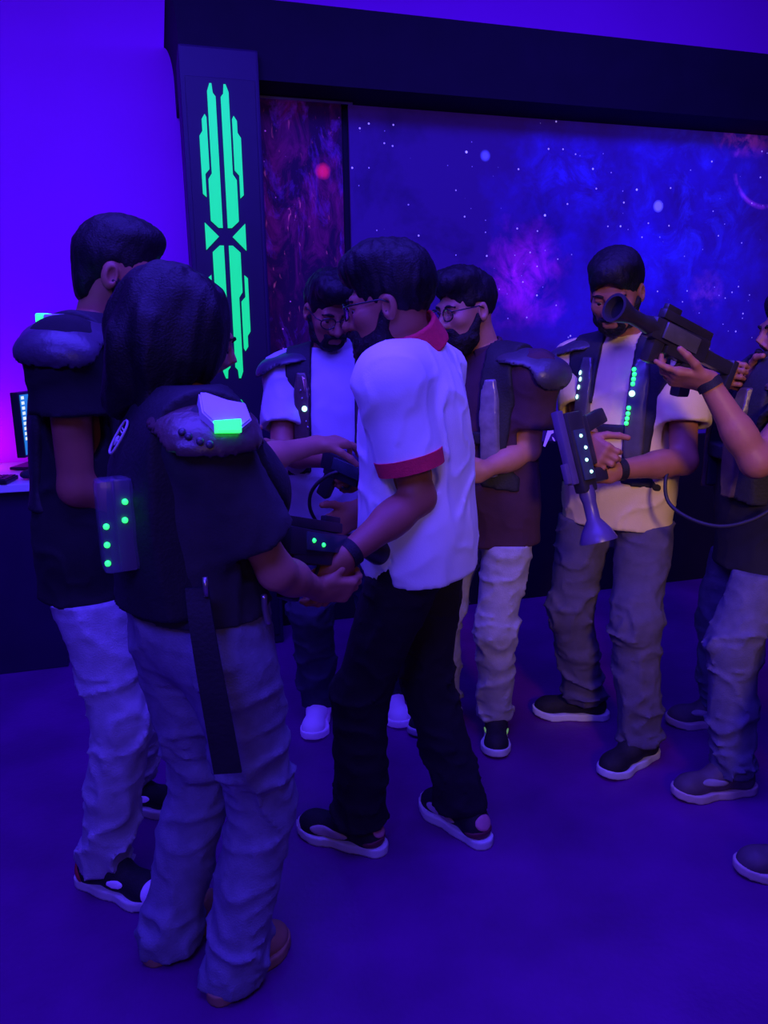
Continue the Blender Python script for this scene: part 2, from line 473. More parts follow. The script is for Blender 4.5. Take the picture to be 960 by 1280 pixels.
flat('emblem_leg', [(690.2, 546), (692, 547.5), (693.6, 551.5), (692, 551), (690.5, 548.5)], frame_o, m_glow_w)
flat('emblem_head', [(693+1.7*math.cos(a), 525.3+1.7*math.sin(a)) for a in np.linspace(0, 2*math.pi, 10, endpoint=False)], frame_o, m_glow_w)

# pillar with green decal segments, a glow put into their colour
PW = -.25
pil = empty('decal_pillar', WO+WU*(wuv(277, 400, PW)[0]), 'navy pillar with green glowing geometric segments beside the mural', 'pillar')
pu0, pu1 = wuv(226, 120, PW)[0], wuv(325, 120, PW)[0]
pzt = wuv(275, 58, PW)[1]
wall_box('pillar_body', pu0, pu1, PW, .02, 0, pzt, m_navy, pil, .01)
wall_box('print_panel', pu0+.02, pu1-.02, PW-.008, PW, .05, wuv(275, 98, PW)[1], m_ink, pil, .002)
m_green = mat('green_glow_decal', (.05, .5, .15), .4, .02, 5, emit=srgb(4, 226, 92), estr=.93)
# half outline measured from the centre line, in pillar coordinates (du, dz from the crossing point), both mirror images
s = abs(wuv(281, 296, PW)[1]-wuv(281, 297, PW)[1])           # metres per pixel
cu, cz = wuv(282.0, 296.5, PW)
halves = [
    [(-3.2, 11), (-8.5, 11), (-18, 19.5), (-18, 70), (-13.3, 77), (-13.3, 174), (-10, 183), (-7.5, 183), (-6.5, 172), (-3.2, 168)],
    [(-26, 121), (-22, 127), (-22, 141), (-18, 147), (-16, 143), (-16, 82), (-21.5, 76), (-21.5, 48), (-26, 52)],
    [(-8.8, 0), (-26, 17), (-26, -17)],
]
def seg(pts, label=None):
    bm = bmesh.new(); bm_poly(bm, [(cu+x*s, cz+z*s) for x, z in pts], PW-.014, PW-.007)
    return bm_obj('glow_segment', bm, m_green, pil, M=WM)
for i, h_ in enumerate(halves):
    for sx in (1, -1):
        seg([(x*sx, z) for x, z in h_])
        if i < 2: seg([(x*sx, -z) for x, z in h_])
# the motif repeats lower down
for sx in (1, -1):
    seg([(-3.2*sx, -212), (-9*sx, -212), (-13*sx, -219), (-13*sx, -300), (-3.2*sx, -300)])
    seg([(-16*sx, -228), (-22*sx, -235), (-22*sx, -290), (-16*sx, -290)])

# ------------------------------------------------------------------ desk at the left
m_top = mat('white_laminate', (.75, .75, .78), .35, .03, 4)
du0, du1 = -3.6, wuv(74, 600, -.10)[0]
desk = empty('reception_desk', WO+WU*(-2.7)+WN*(-.1), 'dark reception desk with white worktop against the left wall', 'desk')
dz = at(30, 607, 3.15)[2]
fb = gnd(45, 838); wf = (fb-WO)@WN; ue = (at(66, 600, 3.2)-WO)@WU
wall_box('worktop', ue-1.25, ue, wf-.05, .43, dz-.035, dz, m_top, desk)
wall_box('front_panel', ue-1.22, ue-.03, wf, .43, 0, dz-.036, m_navy, desk)
for k in range(1, 3): wall_box('joint_strip', ue-.03-.4*k-.003, ue-.03-.4*k+.003, wf-.004, wf, .03, dz-.05, m_black, desk, .001)
m_plast = mat('black_plastic', (.02, .02, .024), .35, .1, 20)
mon = empty('monitor', (-1.55, 3.5, dz), 'computer monitor with bright blue screen on the desk', 'monitor')
c0, c1 = at(28.5, 530, 3.45), at(50, 530, 3.62)
zt_, zb_ = at(36, 493, 3.5)[2], at(36, 567, 3.5)[2]
sd = nrm([c1[0]-c0[0], c1[1]-c0[1], 0]); sn = np.array([sd[1], -sd[0], 0])
SW = .44
MM = frame((c0[0], c0[1], zb_), sd, -sn, UP)
bm = bmesh.new(); bm_box(bm, (SW/2, .02, (zt_-zb_)/2), (SW/2+.012, .018, (zt_-zb_)/2+.012), .004); bm_obj('monitor_case', bm, m_plast, mon, M=MM)
m_scr = mat('screen_light', (.02, .02, .02), .2, 0, 5, emit=srgb(30, 120, 215), estr=1)
bm = bmesh.new(); bm_box(bm, (SW/2, .0005, (zt_-zb_)/2), (SW/2, .001, (zt_-zb_)/2)); so = bm_obj('screen', bm, m_scr, mon, M=MM)
m_icon = mat('screen_icon', (.02, .02, .02), .2, 0, 5, emit=(.75, .9, .95), estr=1)
m_icon2 = mat('screen_icon_orange', (.02, .02, .02), .2, 0, 5, emit=(.95, .5, .4), estr=1)
for k in range(9):
    z_ = (zt_-zb_)*(.95-.085*k)
    bm = bmesh.new(); bm_box(bm, (.022, -.001, z_), (.013, .0007, .007)); bm_obj('screen_icon', bm, m_icon, so, M=MM)
bm = bmesh.new(); bm_lathe(bm, [(.03, -.0012), (.03, 0)], Matrix.Translation((.085, 0, .03)), 16); bm_obj('screen_icon', bm, m_icon2, so, M=MM)
nz0, nz1 = dz+.012-zb_, .06
bm = bmesh.new(); bm_box(bm, (SW/2, .06, (nz0+nz1)/2), (.03, .012, (nz1-nz0)/2), .004); bm_box(bm, (SW/2, .05, dz+.010-zb_), (.11, .09, .007), .004)
bm_obj('monitor_stand', bm, m_plast, mon, M=MM)
V = field([(EL((-1.47, 3.32, dz+.022), np.eye(3), (.13, .075, .028)), .0), (EL((-1.43, 3.33, dz+.03), np.eye(3), (.07, .06, .036)), .03)], .008, cuts=[lambda P: dz+.002-P[..., 2]], disp=lambda P: .006*vnoise(P, 22, 3))
tag(vf_obj('cloth_bundle', V, mat('dark_cloth', (.03, .028, .035), .9, .2, 30)), 'dark crumpled bundle on the white desk below the monitor', 'cloth')
bm = bmesh.new()
bm_box(bm, (0, 0, .012), (.20, .07, .009), .004)
kb = bm_obj('keyboard', bm, m_plast, None, M=Matrix.Translation((-1.80, 3.22, dz)) @ Matrix.Rotation(.1, 4, 'Z')); tag(kb, 'black keyboard lying on the left end of the white desk', 'keyboard')
bm = bmesh.new()
for r_ in range(4):
    for c_ in range(13): bm_box(bm, (-.18+.03*c_, -.05+.033*r_, .022), (.012, .013, .003))
ko = bm_obj('keys', bm, mat('keycap', (.035, .035, .04), .5, .1, 30), kb, M=kb.matrix_world.copy()); ko['kind'] = 'stuff'

# ------------------------------------------------------------------ people
def yawv(d, pitch=0):
    a = math.radians(d); p = math.radians(pitch)
    return np.array([math.cos(a)*math.cos(p), math.sin(a)*math.cos(p), math.sin(p)])
def ik(a, b, l1, l2, hint):
    a, b = np.asarray(a, float), np.asarray(b, float)
    d = b-a; D = np.linalg.norm(d); u = d/D
    if D > (l1+l2)*.995: k = D/((l1+l2)*.995); l1 *= k; l2 *= k
    x = (l1*l1-l2*l2+D*D)/(2*D); h = math.sqrt(max(l1*l1-x*x, 0))
    n = np.asarray(hint, float); n = nrm(n-u*(n@u))
    return a+u*x+n*h
SKIN = (.42, .16, .09)
m_skin = mat('skin_brown', SKIN, .5, .10, 14, .05, 220, spec=.35)
m_skin2 = mat('skin_light_brown', (.55, .24, .15), .5, .10, 14, .05, 220, spec=.35)
m_hair = mat('black_hair', (.010, .008, .009), .55, .3, 60, .25, 220, spec=.3)
m_beard = mat('black_beard', (.014, .011, .011), .6, .3, 60, .5, 200, spec=.3)
m_eye = mat('eye_white', (.38, .36, .34), .2, .02, 10)
m_iris = mat('eye_iris', (.01, .007, .005), .1, .02, 10)
m_specs = mat('spectacle_frame', (.015, .015, .018), .3, .1, 10, spec=.6)
m_lens = mat('spectacle_lens', (.9, .9, 1), .03, 0, 5, trans=1, alpha=.25)
class Person: pass

def head_R(hyaw, hpitch, htilt=0):
    y = yawv(hyaw, hpitch); x = nrm(np.cross(y, UP)); z = np.cross(x, y)
    if htilt:
        t = math.radians(htilt); x, z = x*math.cos(t)+z*math.sin(t), z*math.cos(t)-x*math.sin(t)
    return np.array([x, y, z])       # rows: right, forward, up
def make_person(label, H, pelvis, neck, head, yaw, feet, hands, pyaw=None, hyaw=None, hpitch=0, htilt=0, skin=None,
                hs=1.0, sh_w=.185, hair='short', beard=True, specs=False, female=False, group=None, girth=1.0, shoulders=None):
    p = Person(); s = H/1.72; p.s = s; p.H = H
    skin = skin or m_skin; p.skin = skin
    pelvis, neck, head = (np.array(v, float) for v in (pelvis, neck, head))
    pelvis[2] = .522*H-.012
    pyaw = yaw if pyaw is None else pyaw; hyaw = yaw if hyaw is None else hyaw
    base = (feet['L'][0]+feet['R'][0])/2
    p.root = empty('person', (base[0], base[1], 0), label, 'person', group)
    up = nrm(neck-pelvis); p.up = up
    fwd = yawv(yaw); rt = nrm(np.cross(fwd, up)); fwd = nrm(np.cross(up, rt)); p.fwd, p.rt = fwd, rt
    p.R = np.array([rt, fwd, up])
    pf = yawv(pyaw); prt = nrm(np.cross(pf, UP)); p.pR = np.array([prt, pf, UP])
    p.pelvis, p.neck, p.head = pelvis, neck, head
    Lsp = np.linalg.norm(neck-pelvis); v = lambda t: pelvis+up*Lsp*t
    p.v = v; p.Lsp = Lsp
    p.J = {}
    g = girth
    for sd, sg in (('R', 1), ('L', -1)):
        p.J['sh'+sd] = neck+rt*sg*(sh_w*s-.015)-up*.065*s+fwd*.0
        if shoulders and sd in shoulders: p.J['sh'+sd] = p.J['sh'+sd]+np.asarray(shoulders[sd])
        hp = pelvis+prt*sg*.092*s-UP*.02
        fc, fy = feet[sd][:2]
        fd = yawv(fy)
        an = np.array([fc[0], fc[1], 0])-fd*.055*s+UP*(.085*s+(feet[sd][2] if len(feet[sd]) > 2 else 0))
        hint = feet[sd][3] if len(feet[sd]) > 3 else nrm(fd+pf)
        p.J['hip'+sd], p.J['an'+sd] = hp, an
        p.J['kn'+sd] = ik(hp, an, .236*H, .233*H, hint)
        p.J['ft'+sd] = (np.array([fc[0], fc[1], 0]), fd)
        hd = hands[sd]
        wr = np.asarray(hd['wr'], float)
        p.J['wr'+sd] = wr
        p.J['el'+sd] = np.asarray(hd['el'], float) if 'el' in hd else ik(p.J['sh'+sd], wr, .172*H, .150*H, hd['hint'])
    J = p.J
    T = [(EL(v(.06), p.pR, (.158*s*g, .112*s*g, .125*s)), .05), (EL(v(.32), p.R, ((.135 if female else .148)*s*g, .105*s*g, .16*s)), .07),
         (EL(v(.64), p.R, (.160*s*g, .112*s*g, .18*s)), .07),
         (RC(J['shL'], J['shR'], .056*s, .056*s), .05), (RC(v(.97), J['shL']+up*.01, .05*s, .045*s), .04), (RC(v(.97), J['shR']+up*.01, .05*s, .045*s), .04)]
    if female:
        for sg in (1, -1): T.append((EL(v(.66)+rt*sg*.075*s+fwd*.085*s, p.R, (.06*s, .06*s, .06*s)), .04))
    p.torso = T
    ra = .046*s*(.92 if female else 1)
    p.arm = {}; p.leg = {}
    Bd = [(EL(q.c, q.R, q.r*.90), k_) if isinstance(q, EL) else (q, k_) for q, k_ in T]
    for sd in 'LR':
        p.arm[sd] = [(RC(J['sh'+sd], J['el'+sd], ra*1.08, ra*.86), .03), (RC(J['el'+sd], nrm(J['wr'+sd]-J['el'+sd])*.1*s+J['el'+sd], ra*.9, ra*.88), .02), (RC(nrm(J['wr'+sd]-J['el'+sd])*.08*s+J['el'+sd], J['wr'+sd], ra*.9, ra*.60), .02)]
        an = J['an'+sd]; fc, fd = J['ft'+sd]
        p.leg[sd] = [(RC(J['hip'+sd]-UP*.05, J['kn'+sd], .068*s, .050*s), .04), (RC(J['kn'+sd], an, .055*s, .037*s), .03), (RC(an-UP*.03, fc+fd*.06+UP*.045, .035*s, .028*s), .02)]
        Bd += p.arm[sd]+p.leg[sd]
    HR = head_R(hyaw, hpitch, htilt); p.HR = HR; hs = hs*s**.5; p.hs = hs
    def h(x, y, z): return head+(x*HR[0]+y*HR[1]+z*HR[2])*hs
    p.h = h
    nk = (RC(h(0, -.03, -.05), neck, .053*s, .060*s), .03)
    Bd.append((RC(neck+(h(0, -.03, -.05)-neck)*.55, neck, .054*s, .060*s), .04))
    body = field(Bd, .0085)
    F3 = lambda *r: np.array(r)*hs
    Hd = [(EL(h(0, -.014, .036), HR, F3(.074, .094, .084)), 0), (EL(h(0, .026, -.028), HR, F3(.060, .070, .086)), .03),
          (EL(h(0, .046, -.082), HR, F3(.040, .044, .032)), .03), (RC(h(0, .090, .012), h(0, .113, -.034), .0075*hs, .0125*hs), .014),
          (RC(h(-.014, .098, -.037), h(.014, .098, -.037), .009*hs, .009*hs), .010),
          (RC(h(-.036, .080, .022), h(.036, .080, .022), .013*hs, .013*hs), .014),
          (EL(h(-.042, .062, -.022), HR, F3(.02, .022, .02)), .02), (EL(h(.042, .062, -.022), HR, F3(.02, .022, .02)), .02),
          (EL(h(-.076, -.008, -.008), HR, F3(.010, .019, .031)), .008), (EL(h(.076, -.008, -.008), HR, F3(.010, .019, .031)), .008),
          (RC(h(-.019, .094, -.0605), h(.019, .094, -.0605), .0065*hs, .0065*hs), .006), (RC(h(-.016, .092, -.072), h(.016, .092, -.072), .0075*hs, .0075*hs), .006), nk]
    lids = []
    for sg in (1, -1):
        lids.append((EL(h(.031*sg, .0805, .0065), HR, F3(.0155, .0115, .0075)), .003)); lids.append((EL(h(.031*sg, .0795, -.0095), HR, F3(.0145, .010, .005)), .004))
    Hs = [(EL(h(-.031, .098, .002), HR, F3(.017, .016, .012)), .010), (EL(h(.031, .098, .002), HR, F3(.017, .016, .012)), .010),
          (EL(h(-.081, -.002, -.006), HR, F3(.006, .009, .016)), .006), (EL(h(.081, -.002, -.006), HR, F3(.006, .009, .016)), .006)]
    cutp = neck+(h(0, -.03, -.05)-neck)*.35; cn = nrm(h(0, -.03, -.05)-neck)
    headm = field(Hd, .0036, subs=Hs, late=lids, cuts=[lambda P: -((P-cutp)@cn)])
    parts = [body, headm]
    for sd in 'LR':
        parts.append(make_hand(p, sd, hands[sd], ra))
    p.body = vf_obj('body', join(*parts), skin, p.root)
    # eyes
    for sg in (1, -1):
        bm = bmesh.new(); bmesh.ops.create_uvsphere(bm, u_segments=12, v_segments=8, radius=.0115*hs)
        e = bm_obj('eye', bm, m_eye, p.root, M=Matrix.Translation(Vector(h(.031*sg, .0770, .0))), smooth=True)
        bm = bmesh.new(); bmesh.ops.create_uvsphere(bm, u_segments=10, v_segments=6, radius=.0068*hs)
        bm_obj('iris', bm, m_iris, e, M=Matrix.Translation(Vector(h(.031*sg, .0835, -.0035))), smooth=True)
        bm = bmesh.new(); bm_tube(bm, spline([h(.014*sg, .0955, .020), h(.030*sg, .096, .025), h(.05*sg, .081, .019)], 4), [.003*hs+.0012*hs*math.sin(math.pi*k/8) for k in range(9)], 6)
        bm_obj('eyebrow', bm, m_beard, p.root, smooth=True)
    make_hair(p, hair)
    if beard: make_beard(p, beard)
    if specs: make_specs(p)
    return p

def make_hand(p, sd, hd, ra):
    J, s = p.J, p.s*.98
    wr, el = J['wr'+sd], J['el'+sd]; fd = nrm(wr-el)
    d = nrm(hd['dir']) if 'dir' in hd else fd
    n = np.asarray(hd.get('palm', -UP), float); n = nrm(n-d*(n@d))
    # thumb side: right hand, fingers along d, palm facing n
    t = np.cross(n, d) if sd == 'L' else np.cross(d, n)
    t = -t if hd.get('flip') else t
    curl = hd.get('curl', 35); R = np.array([t, d, n])
    P = [(RC(wr-fd*.05*s, wr, ra*.66, ra*.60), .0), (RC(wr, wr+d*.03*s, ra*.58, .022*s, (n, .75)), .02),
         (BX(wr+d*.052*s, R, (.040*s, .046*s, .0135*s), .012*s), .02)]
    Ls = (.070, .078, .073, .058)
    if isinstance(curl, (int, float)): curl = (curl,)*4
    J['fing'+sd] = []
    for i, x in enumerate((.029, .0097, -.0097, -.029)):
        a = wr+d*(.088-(.004 if i in (0, 3) else 0)-(.004 if i == 3 else 0))*s+t*x*s
        ang = math.radians(curl[i]*.6); sp = math.radians((1.5-i)*hd.get('spread', 3))
        l = Ls[i]*s; r0 = (.0092 if i < 3 else .0082)*s
        for j, (fr, dr) in enumerate(((.46, curl[i]), (.30, curl[i]*.7), (.24, 0))):
            dd = d*math.cos(ang)+n*math.sin(ang); dd = nrm(dd+t*math.sin(sp)*math.cos(ang))
            b = a+dd*l*fr
            P.append((RC(a, b, r0*(1-.08*j), r0*(.92-.08*j)), .005 if j else .010)); a = b; ang += math.radians(dr)
        J['fing'+sd].append(a)
    tc = hd.get('thumb', 25)
    a = wr+d*.022*s+t*.028*s; dirs = []
    for k, l in enumerate((.042, .034, .027)):
        an = math.radians(18+tc*(.3+.45*k))
        dd = nrm(t*math.cos(math.radians(48+10*k))*1.0+d*math.sin(math.radians(48+10*k))+n*math.tan(an)*.8)
        b = a+dd*l*s; P.append((RC(a, b, (.0125-.0012*k)*s, (.0112-.0013*k)*s), .010 if k == 0 else .005)); a = b
    J['thumb'+sd] = a; J['palm'+sd] = wr+d*.06*s+n*.02*s; J['hd'+sd] = (t, d, n)
    return field(P, .0032)

def make_hair(p, style):
    h, R, hs = p.h, p.HR, p.hs; F3 = lambda *r: np.array(r)*hs
    base = EL(h(0, -.018, .042), R, F3(.083, .101, .090))
    face = [(EL(h(0, .102, -.036), R, F3(.066, .060, .098)), .012), (EL(h(0, .02, -.12), R, F3(.10, .075, .105)), .015),
            (EL(h(-.085, .004, -.010), R, F3(.028, .024, .036)), .008), (EL(h(.085, .004, -.010), R, F3(.028, .024, .036)), .008)]
    amp, fr = .002, 70
    if style == 'short':
        P = [(EL(h(0, -.018, .042), R, F3(.078, .099, .090)), 0), (EL(h(0, -.066, -.03), R, F3(.056, .036, .052)), .03), (EL(h(0, .012, .092), R, F3(.064, .084, .046)), .03)]
    elif style == 'volume':
        P = [(base, 0), (EL(h(0, .010, .098), R, F3(.080, .098, .062)), .03), (EL(h(0, -.055, .06), R, F3(.080, .062, .075)), .03), (EL(h(0, .062, .088), R, F3(.058, .045, .040)), .02)]; amp = .004; fr = 45
    elif style == 'quiff':
        P = [(base, 0), (EL(h(0, .030, .098), R, F3(.074, .082, .048)), .03), (EL(h(0, .072, .092), R, F3(.056, .040, .036)), .02)]; amp = .004; fr = 50
    elif style == 'fringe':
        P = [(base, 0), (EL(h(0, .02, .09), R, F3(.072, .085, .046)), .03), (EL(h(.0, .078, .062), R, F3(.056, .030, .034)), .02)]
    elif style == 'long':
        P = [(EL(h(0, -.02, .045), R, F3(.094, .108, .092)), 0), (EL(h(.055, .02, .01), R, F3(.042, .062, .085)), .03), (EL(h(-.055, .02, .01), R, F3(.042, .062, .085)), .03),
             (EL(h(0, -.05, -.015), R, F3(.098, .082, .105)), .04),
             (RC(h(0, -.06, -.03), h(0, -.075, -.13), .078*hs, .050*hs), .05), (RC(h(.05, -.02, -.05), h(.07, -.045, -.15), .045*hs, .03*hs), .04), (RC(h(-.05, -.02, -.05), h(-.07, -.045, -.15), .045*hs, .03*hs), .04)]
        face = [(EL(h(0, .105, -.045), R, F3(.060, .062, .092)), .012), (EL(h(0, .06, -.15), R, F3(.07, .06, .08)), .02)]; amp = .011; fr = 15
    st = np.array([R[0]*1.6, R[1]*1.6, R[2]*.5])
    def disp(Q): 
        q = (Q-p.head)@st.T
        return amp*vnoise(q, fr, 5)+amp*.5*vnoise(q, fr*2.3, 6)
    p.hair = vf_obj('hair', field(P, .0045, subs=face, disp=disp), m_hair, p.root)

def make_beard(p, style):
    h, R, hs = p.h, p.HR, p.hs; F3 = lambda *r: np.array(r)*hs
    full = style == 'full'
    P = [(EL(h(0, .046, -.088), R, F3(.050, .056, .040) if full else F3(.045, .0505, .036)), 0), (RC(h(-.066, .005, -.02), h(-.045, .03, -.08), .012*hs, .022*hs), .02), (RC(h(.066, .005, -.02), h(.045, .03, -.08), .012*hs, .022*hs), .02),
         (RC(h(-.026, .093, -.056), h(0, .104, -.050), .008*hs, .008*hs), .006), (RC(h(.026, .093, -.056), h(0, .104, -.050), .008*hs, .008*hs), .006),
         (RC(h(-.030, .088, -.058), h(-.028, .08, -.085), .009*hs, .012*hs), .01), (RC(h(.030, .088, -.058), h(.028, .08, -.085), .009*hs, .012*hs), .01)]
    if full: P += [(EL(h(0, .055, -.108), R, F3(.046, .046, .045)), .03), (EL(h(0, .03, -.085), R, F3(.064, .05, .038)), .02)]
    sb = [(EL(h(0, .108, -.067), R, F3(.018, .018, .008)), .004)]
    p.beard = vf_obj('beard', field(P, .004, subs=sb, disp=lambda Q: .003*vnoise(Q, 90, 8)), m_beard, p.root)

def make_specs(p):
    h = p.h
    bm = bmesh.new()
    for sg in (1, -1):
        bm_tube(bm, [h(sg*.033+.026*math.cos(a), .108-.006*abs(math.cos(a)), -.002+.020*math.sin(a)*(1 if math.sin(a) > 0 else .95)) for a in np.linspace(0, 2*math.pi, 20, endpoint=False)], .0022, 6, True)
        bm_tube(bm, [h(sg*.058, .105, .008), h(sg*.072, .085, .010), h(sg*.080, .01, .012), h(sg*.079, -.015, .0)], .002, 6)
    bm_tube(bm, spline([h(-.009, .109, .005), h(0, .114, .010), h(.009, .109, .005)], 4), .002, 6)
    o = bm_obj('spectacles', bm, m_specs, p.root, smooth=True)
    for sg in (1, -1):
        bm = bmesh.new()
        c = bm.verts.new(h(sg*.033, .108, -.002)); rg = [bm.verts.new(h(sg*.033+.025*math.cos(a), .107-.006*abs(math.cos(a)), -.002+.019*math.sin(a))) for a in np.linspace(0, 2*math.pi, 20, endpoint=False)]
        for i in range(20): bm.faces.new((c, rg[i], rg[(i+1) % 20]))
        bm_obj('lens', bm, m_lens, o)

# --- garments
def folds(P, amp, seed, vert=1.0):
    q = P*np.array([1, 1, vert])
    w_ = .035*np.stack([vnoise(P, 7, seed+k) for k in (3, 4, 5)], -1)
    a = vnoise(q+w_, 8, seed); b = vnoise(q+w_, 15, seed+1)
    r1 = np.maximum(1-np.abs(a)*3.2, 0)**2; r2 = np.maximum(1-np.abs(b)*3.0, 0)**2
    return amp*(.35-1.5*r1-.8*r2)
class CutRC(RC):
    "capsule with a flat open end"
    def __init__(s, a, b, ra, rb, c, n): RC.__init__(s, a, b, ra, rb); s.c, s.n = c, n
    def ev(s, P): return np.maximum(RC.ev(s, P), (P-s.c)@s.n)
def make_trousers(p, material, r_hip=.086, r_knee=.068, r_hem=.062, off=.012, amp=.005, top=None, hem_z=.06, seed=1, low_amp=1.0, flare=None):
    J, s = p.J, p.s
    P = [(EL(p.v(.06), p.pR, np.array((.158, .115, .125))*s), .05), (EL(p.v(.2), p.pR, np.array((.148, .106, .14))*s), .05)]
    for sd in 'LR':
        fl = (flare or {}).get(sd)
        hip, kn, an = J['hip'+sd], J['kn'+sd], J['an'+sd]
        P += [(RC(hip, kn, r_hip*s, r_knee*s), .035), (RC(kn, an-UP*.05, r_knee*s, r_hem*s), .03)]
    if isinstance(top, tuple): top = (at(*top, p.pelvis[1])[2]-p.pelvis[2])/p.Lsp+.03
    tp = p.v(.2 if top is None else top)
    cuts = [lambda Q: ((Q-tp)@UP), lambda Q: hem_z-Q[..., 2]+.012*vnoise(Q, 8, seed)]
    def disp(Q):
        z = Q[..., 2]
        g = 1+1.6*np.clip((.35-z)/.3, 0, 1)*low_amp+.7*np.exp(-((z-.5)/.1)**2)
        return folds(Q, amp, seed, 1.7)*g
    o = vf_obj('trousers', field(P, .0085, off=off, cuts=cuts, disp=disp), material, p.root)
    p.trousers = o
    return o
def make_shirt(p, material, off=.014, sleeve=.62, hem=-.02, amp=.0032, seed=2, r_sl=(.054, .058), flare=.014, name='shirt', hem_tilt=0.0, neck_cut=1.0, extra=()):
    J, s = p.J, p.s
    if isinstance(hem, tuple): hem = (at(*hem, p.pelvis[1])[2]-p.pelvis[2])/p.Lsp
    P = list(p.torso)
    if hem < .1:
        P.append((RC(p.v(.35), p.v(hem-.05), .140*s, (.150+flare)*s, (p.fwd, .75)), .05))
    cl = []
    for sd in 'LR':
        sh, el = J['sh'+sd], J['el'+sd]; n = nrm(el-sh); c = sh+(el-sh)*sleeve
        P.append((CutRC(sh, sh+(el-sh)*(sleeve+.12), r_sl[0]*s, r_sl[1]*s, c-n*off, n), .035)); cl.append((c, n, sh))
    hp = p.v(hem)
    def cut(Q): return -((Q-hp)@p.up)+hem_tilt*((Q-hp)@p.fwd)
    nkc = p.neck+p.up*.035*s
    cuts = [cut, lambda Q: (Q-nkc)@p.up]
    subs = [(RC(c-n*.012, c+n*.05, r_sl[1]*s+off-.019, r_sl[1]*s+off-.017), .0) for c, n, sh in cl]
    o = vf_obj(name, field(P, .0075, off=off, subs=subs+list(extra), cuts=cuts, disp=lambda Q: folds(Q, amp, seed, .9)), material, p.root)
    p.shirt = o
    p.sl = {'L': cl[0], 'R': cl[1]}; p.r_sl = r_sl; p.sh_off = off
    return o
def ring(p, name, a, b, r0, r1, th, material, parent=None, seg=32, wob=0):
    """open band around the axis a->b"""
    a, b = np.asarray(a, float), np.asarray(b, float)
    y = nrm(b-a); x = nrm(np.cross(y, UP+.01)); z = np.cross(x, y); L = np.linalg.norm(b-a)
    bm = bmesh.new()
    bm_lathe(bm, [(r0, 0), (r1, L), (r1-th, L), (r0-th, 0), (r0, 0)], frame(a, x, y, z), seg, cap=False)
    bmesh.ops.remove_doubles(bm, verts=bm.verts[:], dist=1e-5); bmesh.ops.recalc_face_normals(bm, faces=bm.faces[:])
    return bm_obj(name, bm, material, parent or p.root, angle=40)
def make_collar(p, material, spread=.0, r=.066, hgt=.035, name='collar', up_=.012):
    J, s = p.J, p.s; top = p.h(0, -.03, -.05); n = nrm(top-p.neck)
    a = p.neck+n*up_*s; V = []
    def f(Q):
        v = Q-a; ax = v@n; rad = np.sqrt(np.maximum((v*v).sum(-1)-ax*ax, 1e-9)); fr = (v@p.fwd)
        lim = r*s+.010*(1-ax/hgt)
        d = np.maximum(np.abs(rad-lim)-.006, np.abs(ax-.004)-hgt*s+.0)
        gap = np.maximum(np.abs(v@p.rt)-.012-.25*np.maximum(-ax+hgt, 0), -fr)
        return np.maximum(d, -gap)
    class G:
        def aabb(s_, o): return a-.12, a+.12
        def ev(s_, Q): return f(Q)
    return vf_obj(name, field([(G(), 0)], .004), material, p.root)

